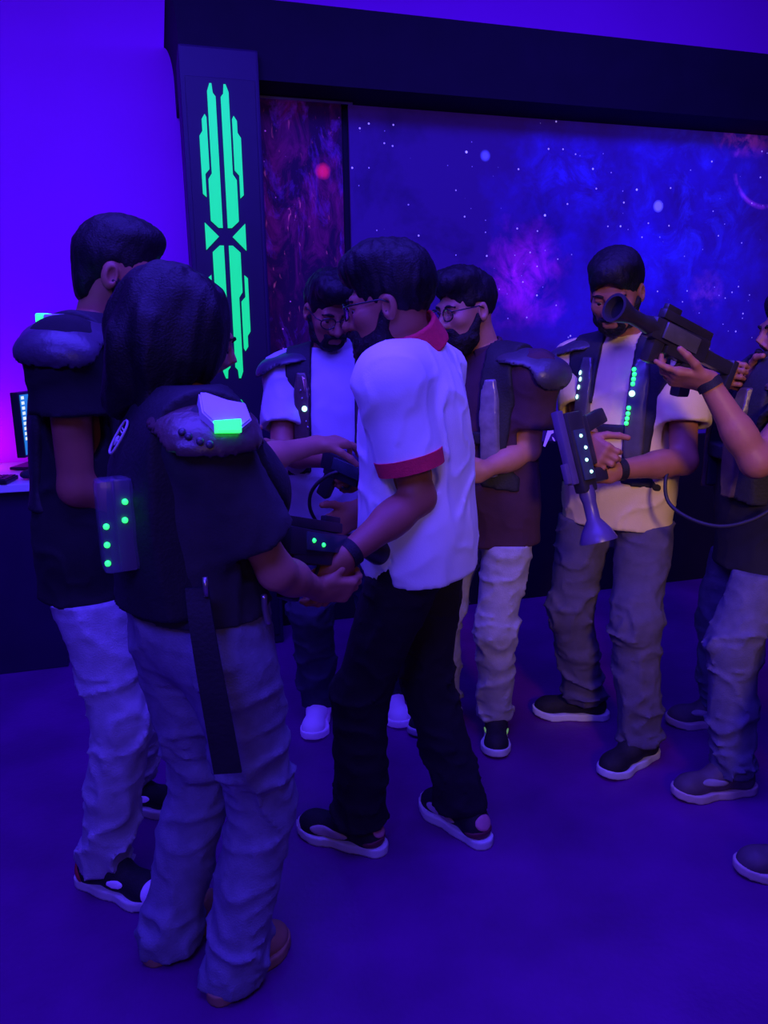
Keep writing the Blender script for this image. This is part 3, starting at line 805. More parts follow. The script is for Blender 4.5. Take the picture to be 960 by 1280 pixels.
m_sole = mat('white_sole', (.75, .72, .72), .6, .05, 20)
def make_shoe(p, sd, m_up, m_so, accents=(), tall=0, L=.285, lift=0, pitch=0, m_lace=None):
    fc, fd = p.J['ft'+sd]; s = p.s; z0 = UP*lift
    fx = np.array([fd[1], -fd[0], 0]); y = nrm(fd+UP*math.tan(math.radians(pitch))); zz = np.cross(fx, y)
    R = np.array([fx, y, zz]); q = lambda x, y_, z: fc+z0+fx*x*s+y*y_*s+zz*z*s
    k = L/.285
    foot = [(RC(q(0, -.105*k, .02), q(0, -.03, .02), .034*s, .032*s), 0), (RC(q(0, -.03, .02), q(-.004 if sd == 'R' else .004, .075*k, .02), .033*s, .044*s), .03), (RC(q(0, .07*k, .02), q(0, .108*k, .02), .043*s, .034*s), .03)]
    class Ext:
        def __init__(s_, o, lo, hi): s_.o, s_.lo, s_.hi = o, lo, hi
        def aabb(s_, m): return fc+z0-np.array([.2, .2, .06])-m, fc+z0+np.array([.2, .2, .2])+m
        def ev(s_, P):
            X = (P-fc-z0)@R.T; Q = X.copy(); Q[..., 2] = .02*s; Pw = fc+z0+Q@R
            d = None
            for pr, kk in foot:
                e = pr.ev(Pw); d = e if d is None else smin(d, e, kk)
            d = d-s_.o
            toe = np.clip((X[..., 1]-.05)/.1, 0, 1)**2*.014
            zc = X[..., 2]-toe*1.0
            return np.maximum(d, np.maximum(zc-s_.hi, s_.lo-zc))
    up = [(RC(q(0, -.088*k, .05), q(0, .0, .055), .036*s, .034*s), 0), (RC(q(0, 0, .055), q(0, .085*k, .040), .036*s, .034*s, (zz, .95)), .03), (EL(q(0, .085*k, .035), R, np.array((.043, .055, .038))*s), .02),
          (RC(q(0, -.085*k, .05), q(0, -.062*k, .095+tall), .036*s, .042*s), .03), (RC(q(0, -.06*k, .085+tall), q(0, -.01, .078+tall*.4), .038*s, .034*s), .02)]
    ol = BX(q(0, 0, -.03), R, (.2, .3, .055), .001)
    lo_cut = lambda P: .018-((P-fc-z0)@zz)
    u = vf_obj('shoe', field(up, .005, cuts=[lo_cut], subs=[(RC(q(0, -.06*k, .10+tall), q(0, -.06*k, .16), .028*s, .035*s), .004)]), m_up, p.root)
    vf_obj('sole', field([(Ext(.004, .0, .028), 0)], .0048), m_so, u)
    for nm, c, r, mt in accents:
        e_ = EL(q(*c), R, np.array(r)*s)
        V = field(up, .0045, off=.0035, cuts=[lambda P: e_.ev(P), lo_cut], clip=(q(*c)-max(r)*s-.02, q(*c)+max(r)*s+.02))
        if len(V[0]): vf_obj(nm, V, mt, u)
    if m_lace:
        for j in range(4):
            yy = .01+.018*j; zc = .098-.012*j
            bm = bmesh.new(); bm_tube(bm, spline([q(-.026, yy, zc-.014), q(0, yy+.004, zc-.001), q(.026, yy, zc-.014)], 5), .0035, 6)
            bm_obj('lace', bm, m_lace, u, smooth=True)
    return u

# --- laser vests
m_vest = mat('vest_black_fabric', (.022, .020, .026), .7, .15, 25, .2, 150)
m_vpad = mat('vest_pad_rubber', (.06, .05, .075), .38, .15, 20, .15, 80, spec=.6)
m_vbrown = mat('vest_pad_bronze', (.10, .062, .055), .35, .2, 25, .2, 60, spec=.7)
m_strip = mat('strip_smoked_plastic', (.10, .09, .10), .22, .15, 30, spec=.7)
m_led_g = mat('green_led', (.1, .6, .2), .3, 0, 5, emit=(.02, 1, .12), estr=2.6)
m_led_w = mat('white_green_led', (.6, .9, .8), .3, 0, 5, emit=(.45, 1, .85), estr=2.0)
m_led_r = mat('red_led', (.6, .1, .1), .3, 0, 5, emit=(1, .03, .05), estr=1.6)
m_clear = mat('clear_plastic', (.20, .18, .30), .12, .1, 10, spec=.8, alpha=.38)
m_house = mat('white_lamp_housing', (.72, .68, .80), .35, .04, 15)
m_buckle = mat('grey_metal_buckle', (.45, .42, .42), .3, .1, 15, metal=.8)
def tf(p): return lambda Q: ((Q-p.v(.64))@p.rt, (Q-p.v(.64))@p.fwd, (Q-p.v(.64))@p.up)
def make_vest(p, material=None, off=.034, zlo=-.24, zhi=.24, slot=.062, back_lo=None, strip=True, strap_z=-.07, pads='LR', pad_mat=None, strip_mat=None, strip_x=.098, strip_z=(-.20, .13), sides=True, front=True):
    s = p.s; T = tf(p); material = material or m_vest
    arms = [(RC(p.J['sh'+sd]-p.up*.03+p.rt*.02*sg, p.J['el'+sd], .070*s, .10*s), .02) for sd, sg in (('R', 1), ('L', -1))]
    def cut(Q):
        x, y, z = T(Q)
        d = np.maximum(np.maximum(z-zhi*s, zlo*s-z+np.where(y > 0, .25*np.clip(.10-np.abs(x), -.1, .1), 0)), np.abs(x)-.165*s)
        if front: d = np.maximum(d, np.minimum(slot*s-np.abs(x), y+.0) if True else d)
        else: d = np.maximum(d, y-.01)
        nk = np.sqrt(x*x+(y-.01)**2); d = np.maximum(d, np.where(z > .12, .075*s-nk, -1))
        return d
    o = vf_obj('laser_vest', field(p.torso, .0075, off=off*s, cuts=[cut], subs=arms, disp=lambda Q: .002*vnoise(Q, 25, 3)), material, p.root)
    o['label'] = 'dark electronic game vest'
    p.vest = o
    if front and strap_z is not None:
        vf_obj('chest_strap', field(p.torso, .0075, off=(off+.003)*s, cuts=[lambda Q: np.maximum(np.maximum(np.abs(T(Q)[2]-strap_z)-.022, np.abs(T(Q)[0])-.10), -T(Q)[1])]), material, o)
    p.strips = {}
    if strip and front:
        for sd, sg in (('R', 1), ('L', -1)):
            def c(Q, sg=sg):
                x, y, z = T(Q); zc = (strip_z[0]+strip_z[1])/2*s; hz = (strip_z[1]-strip_z[0])/2*s
                w_ = .027*s-.010*s*np.clip((np.abs(z-zc)/hz-.6)/.4, 0, 1)
                return np.maximum(np.maximum(np.abs(x-sg*strip_x*s)-w_, np.abs(z-zc)-hz), -y)
            p.strips[sd] = vf_obj('light_strip', field(p.torso, .006, off=(off+.013)*s, cuts=[c]), strip_mat or m_strip, o)
    p.pads = {}
    for sd in pads:
        sg = 1 if sd == 'R' else -1; sh = p.J['sh'+sd]
        a = sh+p.rt*sg*.055*s+p.up*.028; c_ = p.neck+p.rt*sg*.075*s-p.up*.005*s
        mid = (a+c_)/2; ax = nrm(a-c_); n = nrm(np.cross(p.fwd, ax)); n = n if n@UP > 0 else -n
        Rp = np.array([ax, p.fwd, n])
        P = [(EL(mid-n*.02*s, Rp, np.array((.120, .115, .066))*s), 0), (EL(a-n*.03*s, Rp, np.array((.055, .095, .055))*s), .03)]
        S_ = [(EL(mid-n*.042*s, Rp, np.array((.135, .135, .062))*s), .01)]
        p.pads[sd] = vf_obj('shoulder_pad', field(P, .0065, subs=S_, cuts=[lambda Q, c_=c_, ax=ax: -((Q-c_)@ax)], disp=lambda Q: -.004*np.maximum(0, np.sin((Q@p.fwd)*70))*0), pad_mat or m_vpad, o)
    return o
def led(px, py, on, material, r=.006, parent=None, out=.003, name='led', stretch=1.0):
    c, n = hit(on, px, py)
    if n@(CAM-c) < 0: n = -n
    x = nrm(np.cross(n, UP)); z = np.cross(x, n)
    bm = bmesh.new(); bmesh.ops.create_uvsphere(bm, u_segments=10, v_segments=6, radius=r)
    M = frame(c+n*out, x*1.0, n*.6, z*stretch)
    for v in bm.verts: v.co = M @ v.co
    return bm_obj(name, bm, material, parent if parent is not None else on, smooth=True)
def plate(pix, on, material, name, parent=None, th=.006, lift=.002, flat=.5):
    """thin moulded plate whose outline (pixels) lies on an object's surface"""
    pts = [hit(on, *q) for q in pix]
    c = np.mean([a for a, _ in pts], 0); n = nrm(np.mean([b if b@(CAM-a) > 0 else -b for a, b in pts], 0))
    ps = [a-n*((a-c)@n)*flat for a, _ in pts]
    bm = bmesh.new(); A = [bm.verts.new(q+n*(lift+th)) for q in ps]; B_ = [bm.verts.new(q-n*.006) for q in ps]
    k = len(ps); bm.faces.new(A); bm.faces.new(B_[::-1])
    for i in range(k): bm.faces.new((A[i], B_[i], B_[(i+1) % k], A[(i+1) % k]))
    bmesh.ops.recalc_face_normals(bm, faces=bm.faces[:])
    bmesh.ops.bevel(bm, geom=[e for e in bm.edges if all(v in A for v in e.verts)], offset=.003, segments=2, affect='EDGES')
    return bm_obj(name, bm, material, parent if parent is not None else on, angle=40)

# ------------------------------------------------------------------ game blasters
m_gun = mat('blaster_black_plastic', (.030, .026, .034), .35, .15, 25, spec=.6)
m_gunp = mat('blaster_violet_plastic', (.09, .06, .17), .35, .1, 25, spec=.6)
m_win = mat('blaster_window', (.05, .07, .09), .15, .2, 20, spec=.7)
m_hole = mat('muzzle_black', (.003, .003, .004), .8, .1, 10)
def make_blaster(label, pos, fdir, updir, scale=1.0, led_mat=None, n_led=4, stock=True, top=None, bell=None, clear=True, br=1.0):
    y = nrm(fdir); z = np.asarray(updir, float); z = nrm(z-y*(z@y)); x = np.cross(y, z)
    M = frame(pos, x*scale, y*scale, z*scale)
    o = empty('toy_blaster', pos, label, 'toy blaster', 'game blasters')
    bm = bmesh.new()
    bm_box(bm, (0, 0, 0), (.026, .12, .034), .010, taper=(.8, .85)); bm_box(bm, (0, -.03, -.03), (.022, .075, .022), .008)
    bm_obj('blaster_body', bm, m_gun, o, M=M, angle=35)
    bm = bmesh.new(); bm_lathe(bm, [(.022, .10), (.024, .13), (.020, .15), (.020, .20), (.030*br, .235), (.038*br, .262), (.038*br, .268), (.030*br, .268), (.024*br, .235)], M=None, seg=24, cap=False)
    bm_obj('barrel', bm, bell or m_gun, o, M=M, angle=35)
    bm = bmesh.new(); bm_lathe(bm, [(.029, .244), (.029, .246)], seg=24); bm_obj('muzzle', bm, m_hole, o, M=M)
    bm = bmesh.new(); bm_box(bm, (0, -.02, .046), (.013, .11, .013), .005); bm_box(bm, (0, .055, .064), (.009, .03, .010), .004)
    bm_obj('top_rail', bm, top or m_gun, o, M=M, angle=35)
    bm = bmesh.new(); bm_box(bm, (0, -.085, -.085), (.018, .024, .055), .009, rot=Matrix.Rotation(-.25, 4, 'X'))
    bm_obj('grip', bm, m_gun, o, M=M, angle=35)
    bm = bmesh.new(); bm_tube(bm, spline([(0, -.055, -.045), (0, -.03, -.075), (0, .0, -.075), (0, .015, -.045)], 5), .005, 6); bm_obj('trigger_guard', bm, m_gun, o, M=M, smooth=True)
    bm = bmesh.new(); bm_box(bm, (0, .075, -.055), (.017, .022, .034), .008); bm_obj('fore_grip', bm, m_gun, o, M=M, angle=35)
    if stock:
        bm = bmesh.new(); bm_box(bm, (0, -.19, -.008), (.016, .085, .020), .007); bm_box(bm, (0, -.27, -.025), (.018, .014, .045), .007); bm_obj('stock', bm, m_gun, o, M=M, angle=35)
    for sg in (1, -1):
        bm = bmesh.new(); bm_box(bm, (sg*.027, .01, .002), (.004, .075, .022), .003)
        pn = bm_obj('side_window', bm, m_win if clear else m_strip, o, M=M, angle=35)
        if led_mat:
            for k in range(n_led):
                bm = bmesh.new(); bmesh.ops.create_uvsphere(bm, u_segments=8, v_segments=6, radius=.0055)
                for v in bm.verts: v.co += Vector((sg*.031, -.045+.036*k, .004*(-1)**k))
                bm_obj('led', bm, led_mat, pn, M=M, smooth=True)
    return o

# clothes
jeans_light = mat('pale_denim', (.42, .40, .50), .85, .12, 30, .25, 260)
jeans_grey = mat('grey_blue_denim', (.24, .23, .34), .85, .15, 30, .25, 260)
black_cotton = mat('black_cotton', (.016, .015, .018), .9, .15, 20, .15, 260)
char_cotton = mat('charcoal_cotton', (.045, .042, .05), .9, .15, 20, .15, 260)
maroon_cotton = mat('dark_maroon_cotton', (.065, .022, .045), .9, .12, 20, .15, 260)
white_cotton = mat('white_cotton', (.82, .80, .82), .85, .03, 12, .12, 260, emit=(.055, .05, .55), estr=.12)  # faint blue glow added to the cloth colour
cream_cotton = mat('cream_cotton', (.92, .74, .32), .85, .05, 12, .12, 260)
offwhite_cotton = mat('off_white_cotton', (.55, .52, .62), .85, .08, 8, .12, 260)
red_knit = mat('red_rib_knit', (.85, .035, .09), .8, .08, 60, .3, 300)
grey_twill = mat('grey_twill', (.11, .09, .15), .9, .12, 30, .2, 260)
navy_twill = mat('navy_twill', (.06, .055, .10), .9, .12, 30, .2, 260)
black_twill = mat('black_twill', (.014, .011, .014), .9, .12, 30, .2, 260)
m_shoe_blk = mat('black_shoe_mesh', (.018, .015, .018), .7, .2, 60, .3, 300)
m_shoe_wht = mat('white_shoe_leather', (.80, .76, .82), .5, .04, 20, emit=(.08, .02, .9), estr=.25)  # blue glow added to the white leather
m_shoe_red = mat('red_shoe_patch', (.55, .04, .05), .6, .1, 30)
m_shoe_grey = mat('grey_shoe_leather', (.35, .30, .32), .6, .1, 30)
m_shoe_brn = mat('plum_shoe_leather', (.11, .07, .09), .6, .2, 30)
m_neon = mat('neon_shoe_print', (.5, .9, .2), .5, .05, 20, emit=(.25, .7, .1), estr=.25)  # print colour also given a faint glow
m_tan = mat('tan_leather', (.42, .22, .12), .55, .1, 25)

def G(px, py): return gnd(px, py)
def foot_yaw(heel, toe):
    a, b = gnd(*heel), gnd(*toe); return math.degrees(math.atan2(b[1]-a[1], b[0]-a[0]))
def foot(heel, toe, k=.5):
    a, b = gnd(*heel), gnd(*toe); return (a*(1-k)+b*k, foot_yaw(heel, toe))

# ---- A: man in black shirt at the left edge of the group
fA = foot((113, 1102), (190, 1128))
A = make_person('person in black t-shirt and pale jeans at far left, seen from behind', 1.76,
    at(128, 752, 1.97), at(122, 415, 1.99), at(150, 345, 1.99), 0,
    {'R': fA, 'L': (gnd(178, 1010), -8)},
    {'R': dict(wr=at(200, 640, 1.95), el=at(96, 610, 1.80), palm=(0, 1, 0), curl=40), 'L': dict(wr=at(300, 565, 2.22), hint=(.3, .3, -.8), palm=(0, -1, 0), curl=40)},
    pyaw=-5, hyaw=8, hpitch=-12, hair='short', beard='stubble', hs=1.04, girth=1.05, sh_w=.205)
make_trousers(A, jeans_light, r_hip=.082, r_knee=.064, r_hem=.054, off=.012, amp=.006, seed=11, hem_z=.075, top=(110, 737))
make_shirt(A, black_cotton, off=.018, sleeve=.42, hem=(110, 737), seed=12, r_sl=(.064, .070), amp=.004)
for sd in 'LR':
    make_shoe(A, sd, m_shoe_blk, m_sole, [('heel_patch', (0, -.115, .045), (.05, .045, .032), m_shoe_red), ('side_patch', (.034, -.045, .078), (.03, .034, .012), m_shoe_grey),
        ('side_patch', (.037, .02, .056), (.02, .024, .011), m_shoe_wht), ('toe_patch', (.012, .118, .045), (.034, .026, .03), m_shoe_wht)], m_lace=m_shoe_grey)
make_vest(A, front=True, pads='LR', strip=False)
# shoulder lamp
def shoulder_lamp(p, pix_box, pix_led, on, m_l=None):
    h_ = plate(pix_box, on, m_house, 'lamp_housing', p.vest, th=.014, lift=.004)
    plate(pix_led, h_, m_l or m_led_g, 'lamp_lens', p.vest, th=.008, lift=.006, flat=1)
def lamp_box(p, c, ax, m_l, hx=.036, flip=1):
    x = nrm(ax); y = nrm(np.cross(UP, x)); M = frame(c, x, y, UP)
    bm = bmesh.new(); bm_box(bm, (0, 0, 0), (hx, .024, .013), .006, taper=(.9, .8)); bm_obj('lamp_housing', bm, m_house, p.vest, M=M, angle=40)
    bm = bmesh.new(); bm_box(bm, (flip*(hx+.002), 0, .001), (.016, .020, .013), .005); bm_obj('lamp_lens', bm, m_l, p.vest, M=M, angle=40)
lamp_box(A, at(72, 400, A.J['shR'][1]+.03), (1, .1, -.05), m_led_g, .026, -1)

# ---- B: woman in the foreground seen from behind
B_ = make_person('person with long dark hair and wide jeans in the foreground, back to the camera', 1.60,
    at(252, 800, 1.50), at(232, 508, 1.48), at(226, 425, 1.50), 27,
    {'R': (gnd(312, 1212), 55), 'L': (gnd(232, 1168), 55)},
    {'R': dict(wr=at(396, 736, 1.62), hint=(.25, -.7, -.75), palm=(-.3, .8, .5), curl=55, dir=(.9, .5, -.2), thumb=40),
     'L': dict(wr=at(395, 556, 2.02), hint=(-.4, .1, -.9), palm=(0, .2, -1), curl=(25, 30, 38, 45), dir=(.8, .6, .02))},
    pyaw=50, hyaw=22, hpitch=-14, hair='long', beard=None, skin=m_skin2, female=True, hs=1.02, sh_w=.175, girth=1.10)
make_trousers(B_, jeans_grey, r_hip=.092, r_knee=.066, r_hem=.060, off=.012, amp=.006, seed=21, top=(200, 752), hem_z=.015, low_amp=.5)
make_shirt(B_, char_cotton, off=.016, sleeve=.72, hem=(200, 752), seed=22, r_sl=(.056, .066), amp=.004, flare=.02)
for sd in 'LR':
    make_shoe(B_, sd, m_tan, m_tan, L=.25)
make_vest(B_, front=True, zlo=-.22, off=.046, slot=.07, pads='LR', pad_mat=m_vbrown, strip=False)
lamp_on = B_.pads['R']
shoulder_lamp(B_, [(244, 500), (285, 494), (304, 514), (312, 533), (300, 543), (268, 541), (250, 524)], [(266, 527), (298, 525), (300, 541), (268, 542)], lamp_on)
for q in ([(206, 556), (212, 558), (240, 580), (204, 582)],):
    plate(q, lamp_on, m_vpad, 'pad_inset', B_.vest, th=.004)
for (a, b) in ((228, 541), (236, 546), (250, 552), (262, 556)):
    led(a, b, lamp_on, m_vpad, .007, B_.vest, name='rivet')
# back pack of the vest with lit windows
vb = B_.vest
c, n = hit(vb, 146, 655)
bk = -B_.fwd; x_ = nrm(np.cross(bk, UP)); 
def pack_box(name, c, h, m, par, bev=.012):
    bm = bmesh.new(); bm_box(bm, (0, 0, 0), h, bev); return bm_obj(name, bm, m, par, M=frame(c, x_, bk, np.cross(x_, bk)), angle=40)
pc = at(146, 655, 1.335)
pack = pack_box('sensor_pack', pc, (.030, .032, .085), m_clear, vb)
pack_box('sensor_core', pc-bk*.012, (.022, .014, .085), m_strip, vb, .004)
for (a, b) in ((133, 658), (134, 681), (135, 704), (156, 627), (156, 650)):
    led(a, b, pack, m_led_g, .0055, vb, .002)
hp = hit(vb, 152, 548)
bm = bmesh.new()
def oval(c, n, rx, rz, k=24, tilt=.25):
    xx = nrm(np.cross(n, UP)); zz = np.cross(xx, n); xx, zz = xx*math.cos(tilt)+zz*math.sin(tilt), zz*math.cos(tilt)-xx*math.sin(tilt)
    xx = -xx
    return [c+n*.006+xx*rx*math.copysign(abs(math.cos(a))**.8, math.cos(a))+zz*rz*math.copysign(abs(math.sin(a))**.8, math.sin(a)) for a in np.linspace(0, 2*math.pi, k, endpoint=False)], xx, zz
nn = hp[1] if hp[1]@(CAM-hp[0]) > 0 else -hp[1]
ov, xx, zz = oval(hp[0], nn, .018, .034)
m_badge = mat('badge_silver', (.6, .55, .65), .4, .05, 20)
bm_tube(bm, ov, .0026, 6, True)
for dzz in (.017, .011): bm_tube(bm, [hp[0]+nn*.006+zz*dzz-xx*.008, hp[0]+nn*.006+zz*dzz+xx*.008], .0016, 6)
bm_tube(bm, [hp[0]+nn*.006+zz*.002, hp[0]+nn*.006-zz*.016], .003, 6)
bm_tube(bm, spline([hp[0]+nn*.006-zz*.004-xx*.009, hp[0]+nn*.006-zz*.017, hp[0]+nn*.006-zz*.004+xx*.009], 4), .0016, 6)
bm_obj('badge', bm, m_badge, vb, smooth=True)
# wire loop at the back of the collar with a small light
bm = bmesh.new(); W0 = [hit(vb, 134, 497)[0]+bk*.02, at(137, 486, 1.42), at(148, 480, 1.43), hit(vb, 160, 482)[0]]
bm_tube(bm, spline(W0, 6), .0035, 6); bm_obj('wire', bm, m_house, vb, smooth=True)
bm = bmesh.new(); bmesh.ops.create_uvsphere(bm, u_segments=8, v_segments=6, radius=.006); bm_obj('led', bm, m_led_w, vb, M=Matrix.Translation(Vector(at(157, 477, 1.42))), smooth=True)
# long strap hanging from the vest
P = [at(246, 735, 1.30), at(252, 780, 1.285), at(262, 840, 1.28), at(273, 900, 1.285), at(285, 966, 1.30)]
P = spline(P, 6); bm = bmesh.new(); rows = []
sx = np.array([1, .1, 0]); wd = [.020+.006*k/len(P) for k in range(len(P))]
for q, w_ in zip(P, wd):
    rows.append([bm.verts.new(q+sx*a*w_+np.array([0, b, 0])) for a, b in ((-1, -.003), (1, -.003), (1, .003), (-1, .003))])
for a, b in zip(rows, rows[1:]):
    for i in range(4): bm.faces.new((a[i], a[(i+1) % 4], b[(i+1) % 4], b[i]))
bm.faces.new(rows[0]); bm.faces.new(rows[-1][::-1])
bm_obj('hanging_strap', bm, m_vest, vb, angle=50)
bm = bmesh.new(); ck = at(331, 762, 1.40); bm_tube(bm, spline([ck+UP*.03, ck, ck-UP*.03+np.array([.006, 0, 0])], 4), .006, 8); bm_obj('metal_clip', bm, m_buckle, vb, smooth=True)
bm = bmesh.new(); ck = at(257, 735, 1.29); bm_tube(bm, [ck+UP*.02, ck-UP*.015], .005, 8); bm_obj('metal_clip', bm, m_buckle, vb, smooth=True)

# ---- C: man at the back between the woman and the man in the white polo
C_ = make_person('person in white shirt and black vest between long-haired person and white polo', 1.72,
    at(420, 690, 2.76), at(417, 447, 2.76), at(411, 388, 2.68), 272,
    {'R': (gnd(397, 905), 265), 'L': (gnd(492, 892), 285)},
    {'R': dict(wr=at(418, 575, 2.44), hint=(-.8, .4, -.5), palm=(.4, .3, -.6), curl=60, dir=(.8, -.3, -.25)),
     'L': dict(wr=at(462, 590, 2.42), hint=(.8, .3, -.6), palm=(-.6, .3, 0), curl=60, dir=(-.6, -.5, -.2))},
    hyaw=292, hpitch=-26, hair='quiff', beard='stubble', specs=True)
make_trousers(C_, navy_twill, r_hip=.088, r_knee=.068, r_hem=.058, amp=.005, seed=31, hem_z=.07, top=(400, 658))
make_shirt(C_, offwhite_cotton, off=.020, sleeve=.68, hem=(400, 658), seed=32, amp=.004)
make_collar(C_, offwhite_cotton)
for sd in 'LR': make_shoe(C_, sd, m_shoe_wht, m_shoe_wht)
make_vest(C_, slot=.075, strip_x=.108, strip_mat=m_vbrown, zlo=-.22, strap_z=-.13)
led(381, 511, C_.strips['R'], m_led_w, .010, C_.vest)
m_cop = mat('copper_reflector', (.75, .40, .28), .3, .1, 20, metal=.5)
plate([(377, 470), (381, 474), (387, 493), (386, 497), (381, 490)], C_.strips['R'], m_cop, 'reflector', C_.vest, th=.004)
plate([(391, 530), (394, 533), (395, 537), (390, 538)], C_.strips['R'], m_cop, 'reflector', C_.vest, th=.004)
for q in ((376, 488), (378, 498), (383, 527), (385, 534)): led(*q, C_.strips['R'], m_buckle, .004, C_.vest, name='rivet')

# ---- D: man in the white polo, centre
D_ = make_person('person in white polo with red collar and cuffs, standing in the centre', 1.74,
    at(525, 712, 1.97), at(516, 440, 1.96), at(487, 382, 1.93), 160,
    {'L': foot((487, 1068), (372, 1036)), 'R': foot((612, 1062), (530, 1004))},
    {'L': dict(wr=at(430, 697, 1.66), el=at(523, 622, 1.80), palm=(-.7, .55, .0), curl=(35, 45, 50, 55), dir=(-.35, -.15, -.9), thumb=30),
     'R': dict(wr=at(445, 640, 2.12), hint=(.4, .6, -.6), palm=(0, -1, 0), curl=50)},
    pyaw=158, hyaw=172, hpitch=-8, hair='volume', beard='full', specs=True, sh_w=.19, girth=1.02)
make_trousers(D_, black_twill, r_hip=.084, r_knee=.062, r_hem=.060, amp=.005, seed=41, hem_z=.085, top=(540, 700))
m_shoe_lt = mat('pale_shoe_leather', (.62, .50, .52), .6, .08, 30)
class Vent:
    "side slit at the polo hem"
    def __init__(s, a, b, w_): s.a, s.b, s.w = a, b, w_
    def aabb(s, m): return s.b-np.array([s.w, .12, .02])-m, s.a+np.array([s.w, .04, .0])+m
    def ev(s, P):
        t = (s.a[2]-P[..., 2])/(s.a[2]-s.b[2]); xc = s.a[0]+(s.b[0]-s.a[0])*t
        return np.maximum(np.abs(P[..., 0]-xc)-s.w*t, P[..., 1]-s.a[1]-.03)
make_shirt(D_, white_cotton, extra=[(Vent(at(489, 694, 1.83), at(478, 735, 1.83), .026), 0)], off=.022, sleeve=.66, hem=(540, 707), seed=42, r_sl=(.056, .058), amp=.0045, flare=.022, hem_tilt=.05, name='polo_shirt')
make_collar(D_, red_knit, r=.072, hgt=.032, up_=.044)
for sd in 'LR':
    c, n, sh = D_.sl[sd]; ring(D_, 'sleeve_cuff', c-n*.014, c+n*.022, .0845, .0815, .012, red_knit)
    make_shoe(D_, sd, m_shoe_blk, m_sole, [('side_panel', (.034, .025, .046), (.026, .062, .017), m_shoe_lt), ('side_panel', (-.034, .025, .046), (.026, .062, .017), m_shoe_lt),
        ('heel_patch', (0, -.118, .072), (.028, .03, .022), mat('pink_heel', (.75, .30, .34), .6, .1, 30)), ('heel_band', (0, -.11, .040), (.05, .05, .014), mat('maroon_heel', (.18, .03, .05), .6, .1, 30)), ('toe_cap', (0, .13, .03), (.045, .024, .018), m_shoe_lt)], m_lace=m_shoe_grey)
def watch(p, sd, material, name='wrist_band', k=.93, w_=.012):
    e, w2 = p.J['el'+sd], p.J['wr'+sd]; c = e+(w2-e)*k; n = nrm(w2-e)
    ring(p, name, c-n*w_, c+n*w_, .034*p.s, .033*p.s, .004, material)
watch(D_, 'L', m_shoe_blk, 'wrist_watch')

# ---- E: man in the dark maroon shirt
E_ = make_person('person in dark maroon shirt and pale jeans, wearing glasses, behind white polo', 1.69,
    at(612, 668, 2.60), at(606, 447, 2.60), at(583, 388, 2.56), 228,
    {'L': (gnd(620, 925), 262), 'R': (gnd(545, 905), 225)},
    {'L': dict(wr=at(604, 588, 2.40), el=at(660, 562, 2.50), palm=(-.2, .9, 0), curl=45, dir=(-.9, -.25, -.05)),
     'R': dict(wr=at(560, 600, 2.55), hint=(-.3, .8, -.6), palm=(0, -1, 0), curl=45)},
    pyaw=225, hyaw=212, hpitch=-9, hair='quiff', beard='full', specs=True, skin=m_skin2, shoulders={'L': (.02, -.03, 0)})
make_trousers(E_, jeans_light, r_hip=.080, r_knee=.060, r_hem=.048, amp=.006, seed=51, hem_z=.08, top=(640, 674))
make_shirt(E_, maroon_cotton, off=.018, sleeve=.66, hem=(640, 674), seed=52)
make_collar(E_, maroon_cotton)
for sd in 'LR':
    make_shoe(E_, sd, m_shoe_blk, m_sole, [('heel_patch', (0, -.116, .07), (.02, .024, .018), m_neon), ('side_patch', (.036, .02, .050), (.02, .016, .010), m_neon), ('side_patch', (-.036, .02, .050), (.02, .016, .010), m_neon)])
make_vest(E_, slot=.06, strip_z=(-.20, .12), strip_mat=mat('strip_clear_grey', (.22, .19, .24), .2, .2, 40, spec=.8))

# ---- F: man in the cream shirt on the right
F_ = make_person('person in cream shirt looking down, green lights on black vest, right of centre', 1.76,
    at(770, 662, 2.58), at(787, 432, 2.58), at(770, 365, 2.50), 231,
    {'R': foot((760, 897), (668, 893)), 'L': foot((815, 942), (757, 972))},
    {'L': dict(wr=at(768, 588, 2.28), hint=(.9, .2, -.45), palm=(-.4, .7, -.2), curl=65, dir=(-.9, -.15, .05), thumb=30),
     'R': dict(wr=at(728, 552, 2.30), el=at(732, 545, 2.55), palm=(.6, .2, -.3), curl=65, dir=(.4, -.6, -.3))},
    pyaw=245, hyaw=240, hpitch=-24, hair='fringe', beard='stubble', sh_w=.19)
make_trousers(F_, grey_twill, r_hip=.086, r_knee=.066, r_hem=.058, amp=.006, seed=61, hem_z=.08, top=(770, 652))
make_shirt(F_, cream_cotton, off=.022, sleeve=.62, hem=(770, 652), seed=62, amp=.004)
make_collar(F_, cream_cotton)
for sd in 'LR': make_shoe(F_, sd, m_shoe_blk, m_sole)
watch(F_, 'L', m_shoe_blk)
make_vest(F_, slot=.056, strip_x=.090, zlo=-.26, strip_z=(-.21, .14), strap_z=-.09)
for q in ((793, 462), (793, 468), (792, 474), (791, 480)): led(*q, F_.strips['L'], m_led_g, .007, F_.vest)
led(790, 492, F_.strips['L'], m_led_w, .010, F_.vest)
for q in ((786, 510), (785, 517), (784, 523), (783, 529)): led(*q, F_.strips['L'], m_led_g, .007, F_.vest)
for q in ((726, 466), (726, 474), (724, 484), (722, 496)): led(*q, F_.strips['R'], m_led_w, .005, F_.vest, stretch=1.6)

lamp_box(F_, hit(F_.pads['L'], 858, 404)[0]+UP*.010, (1, .2, -.2), m_led_w, .016, -1)

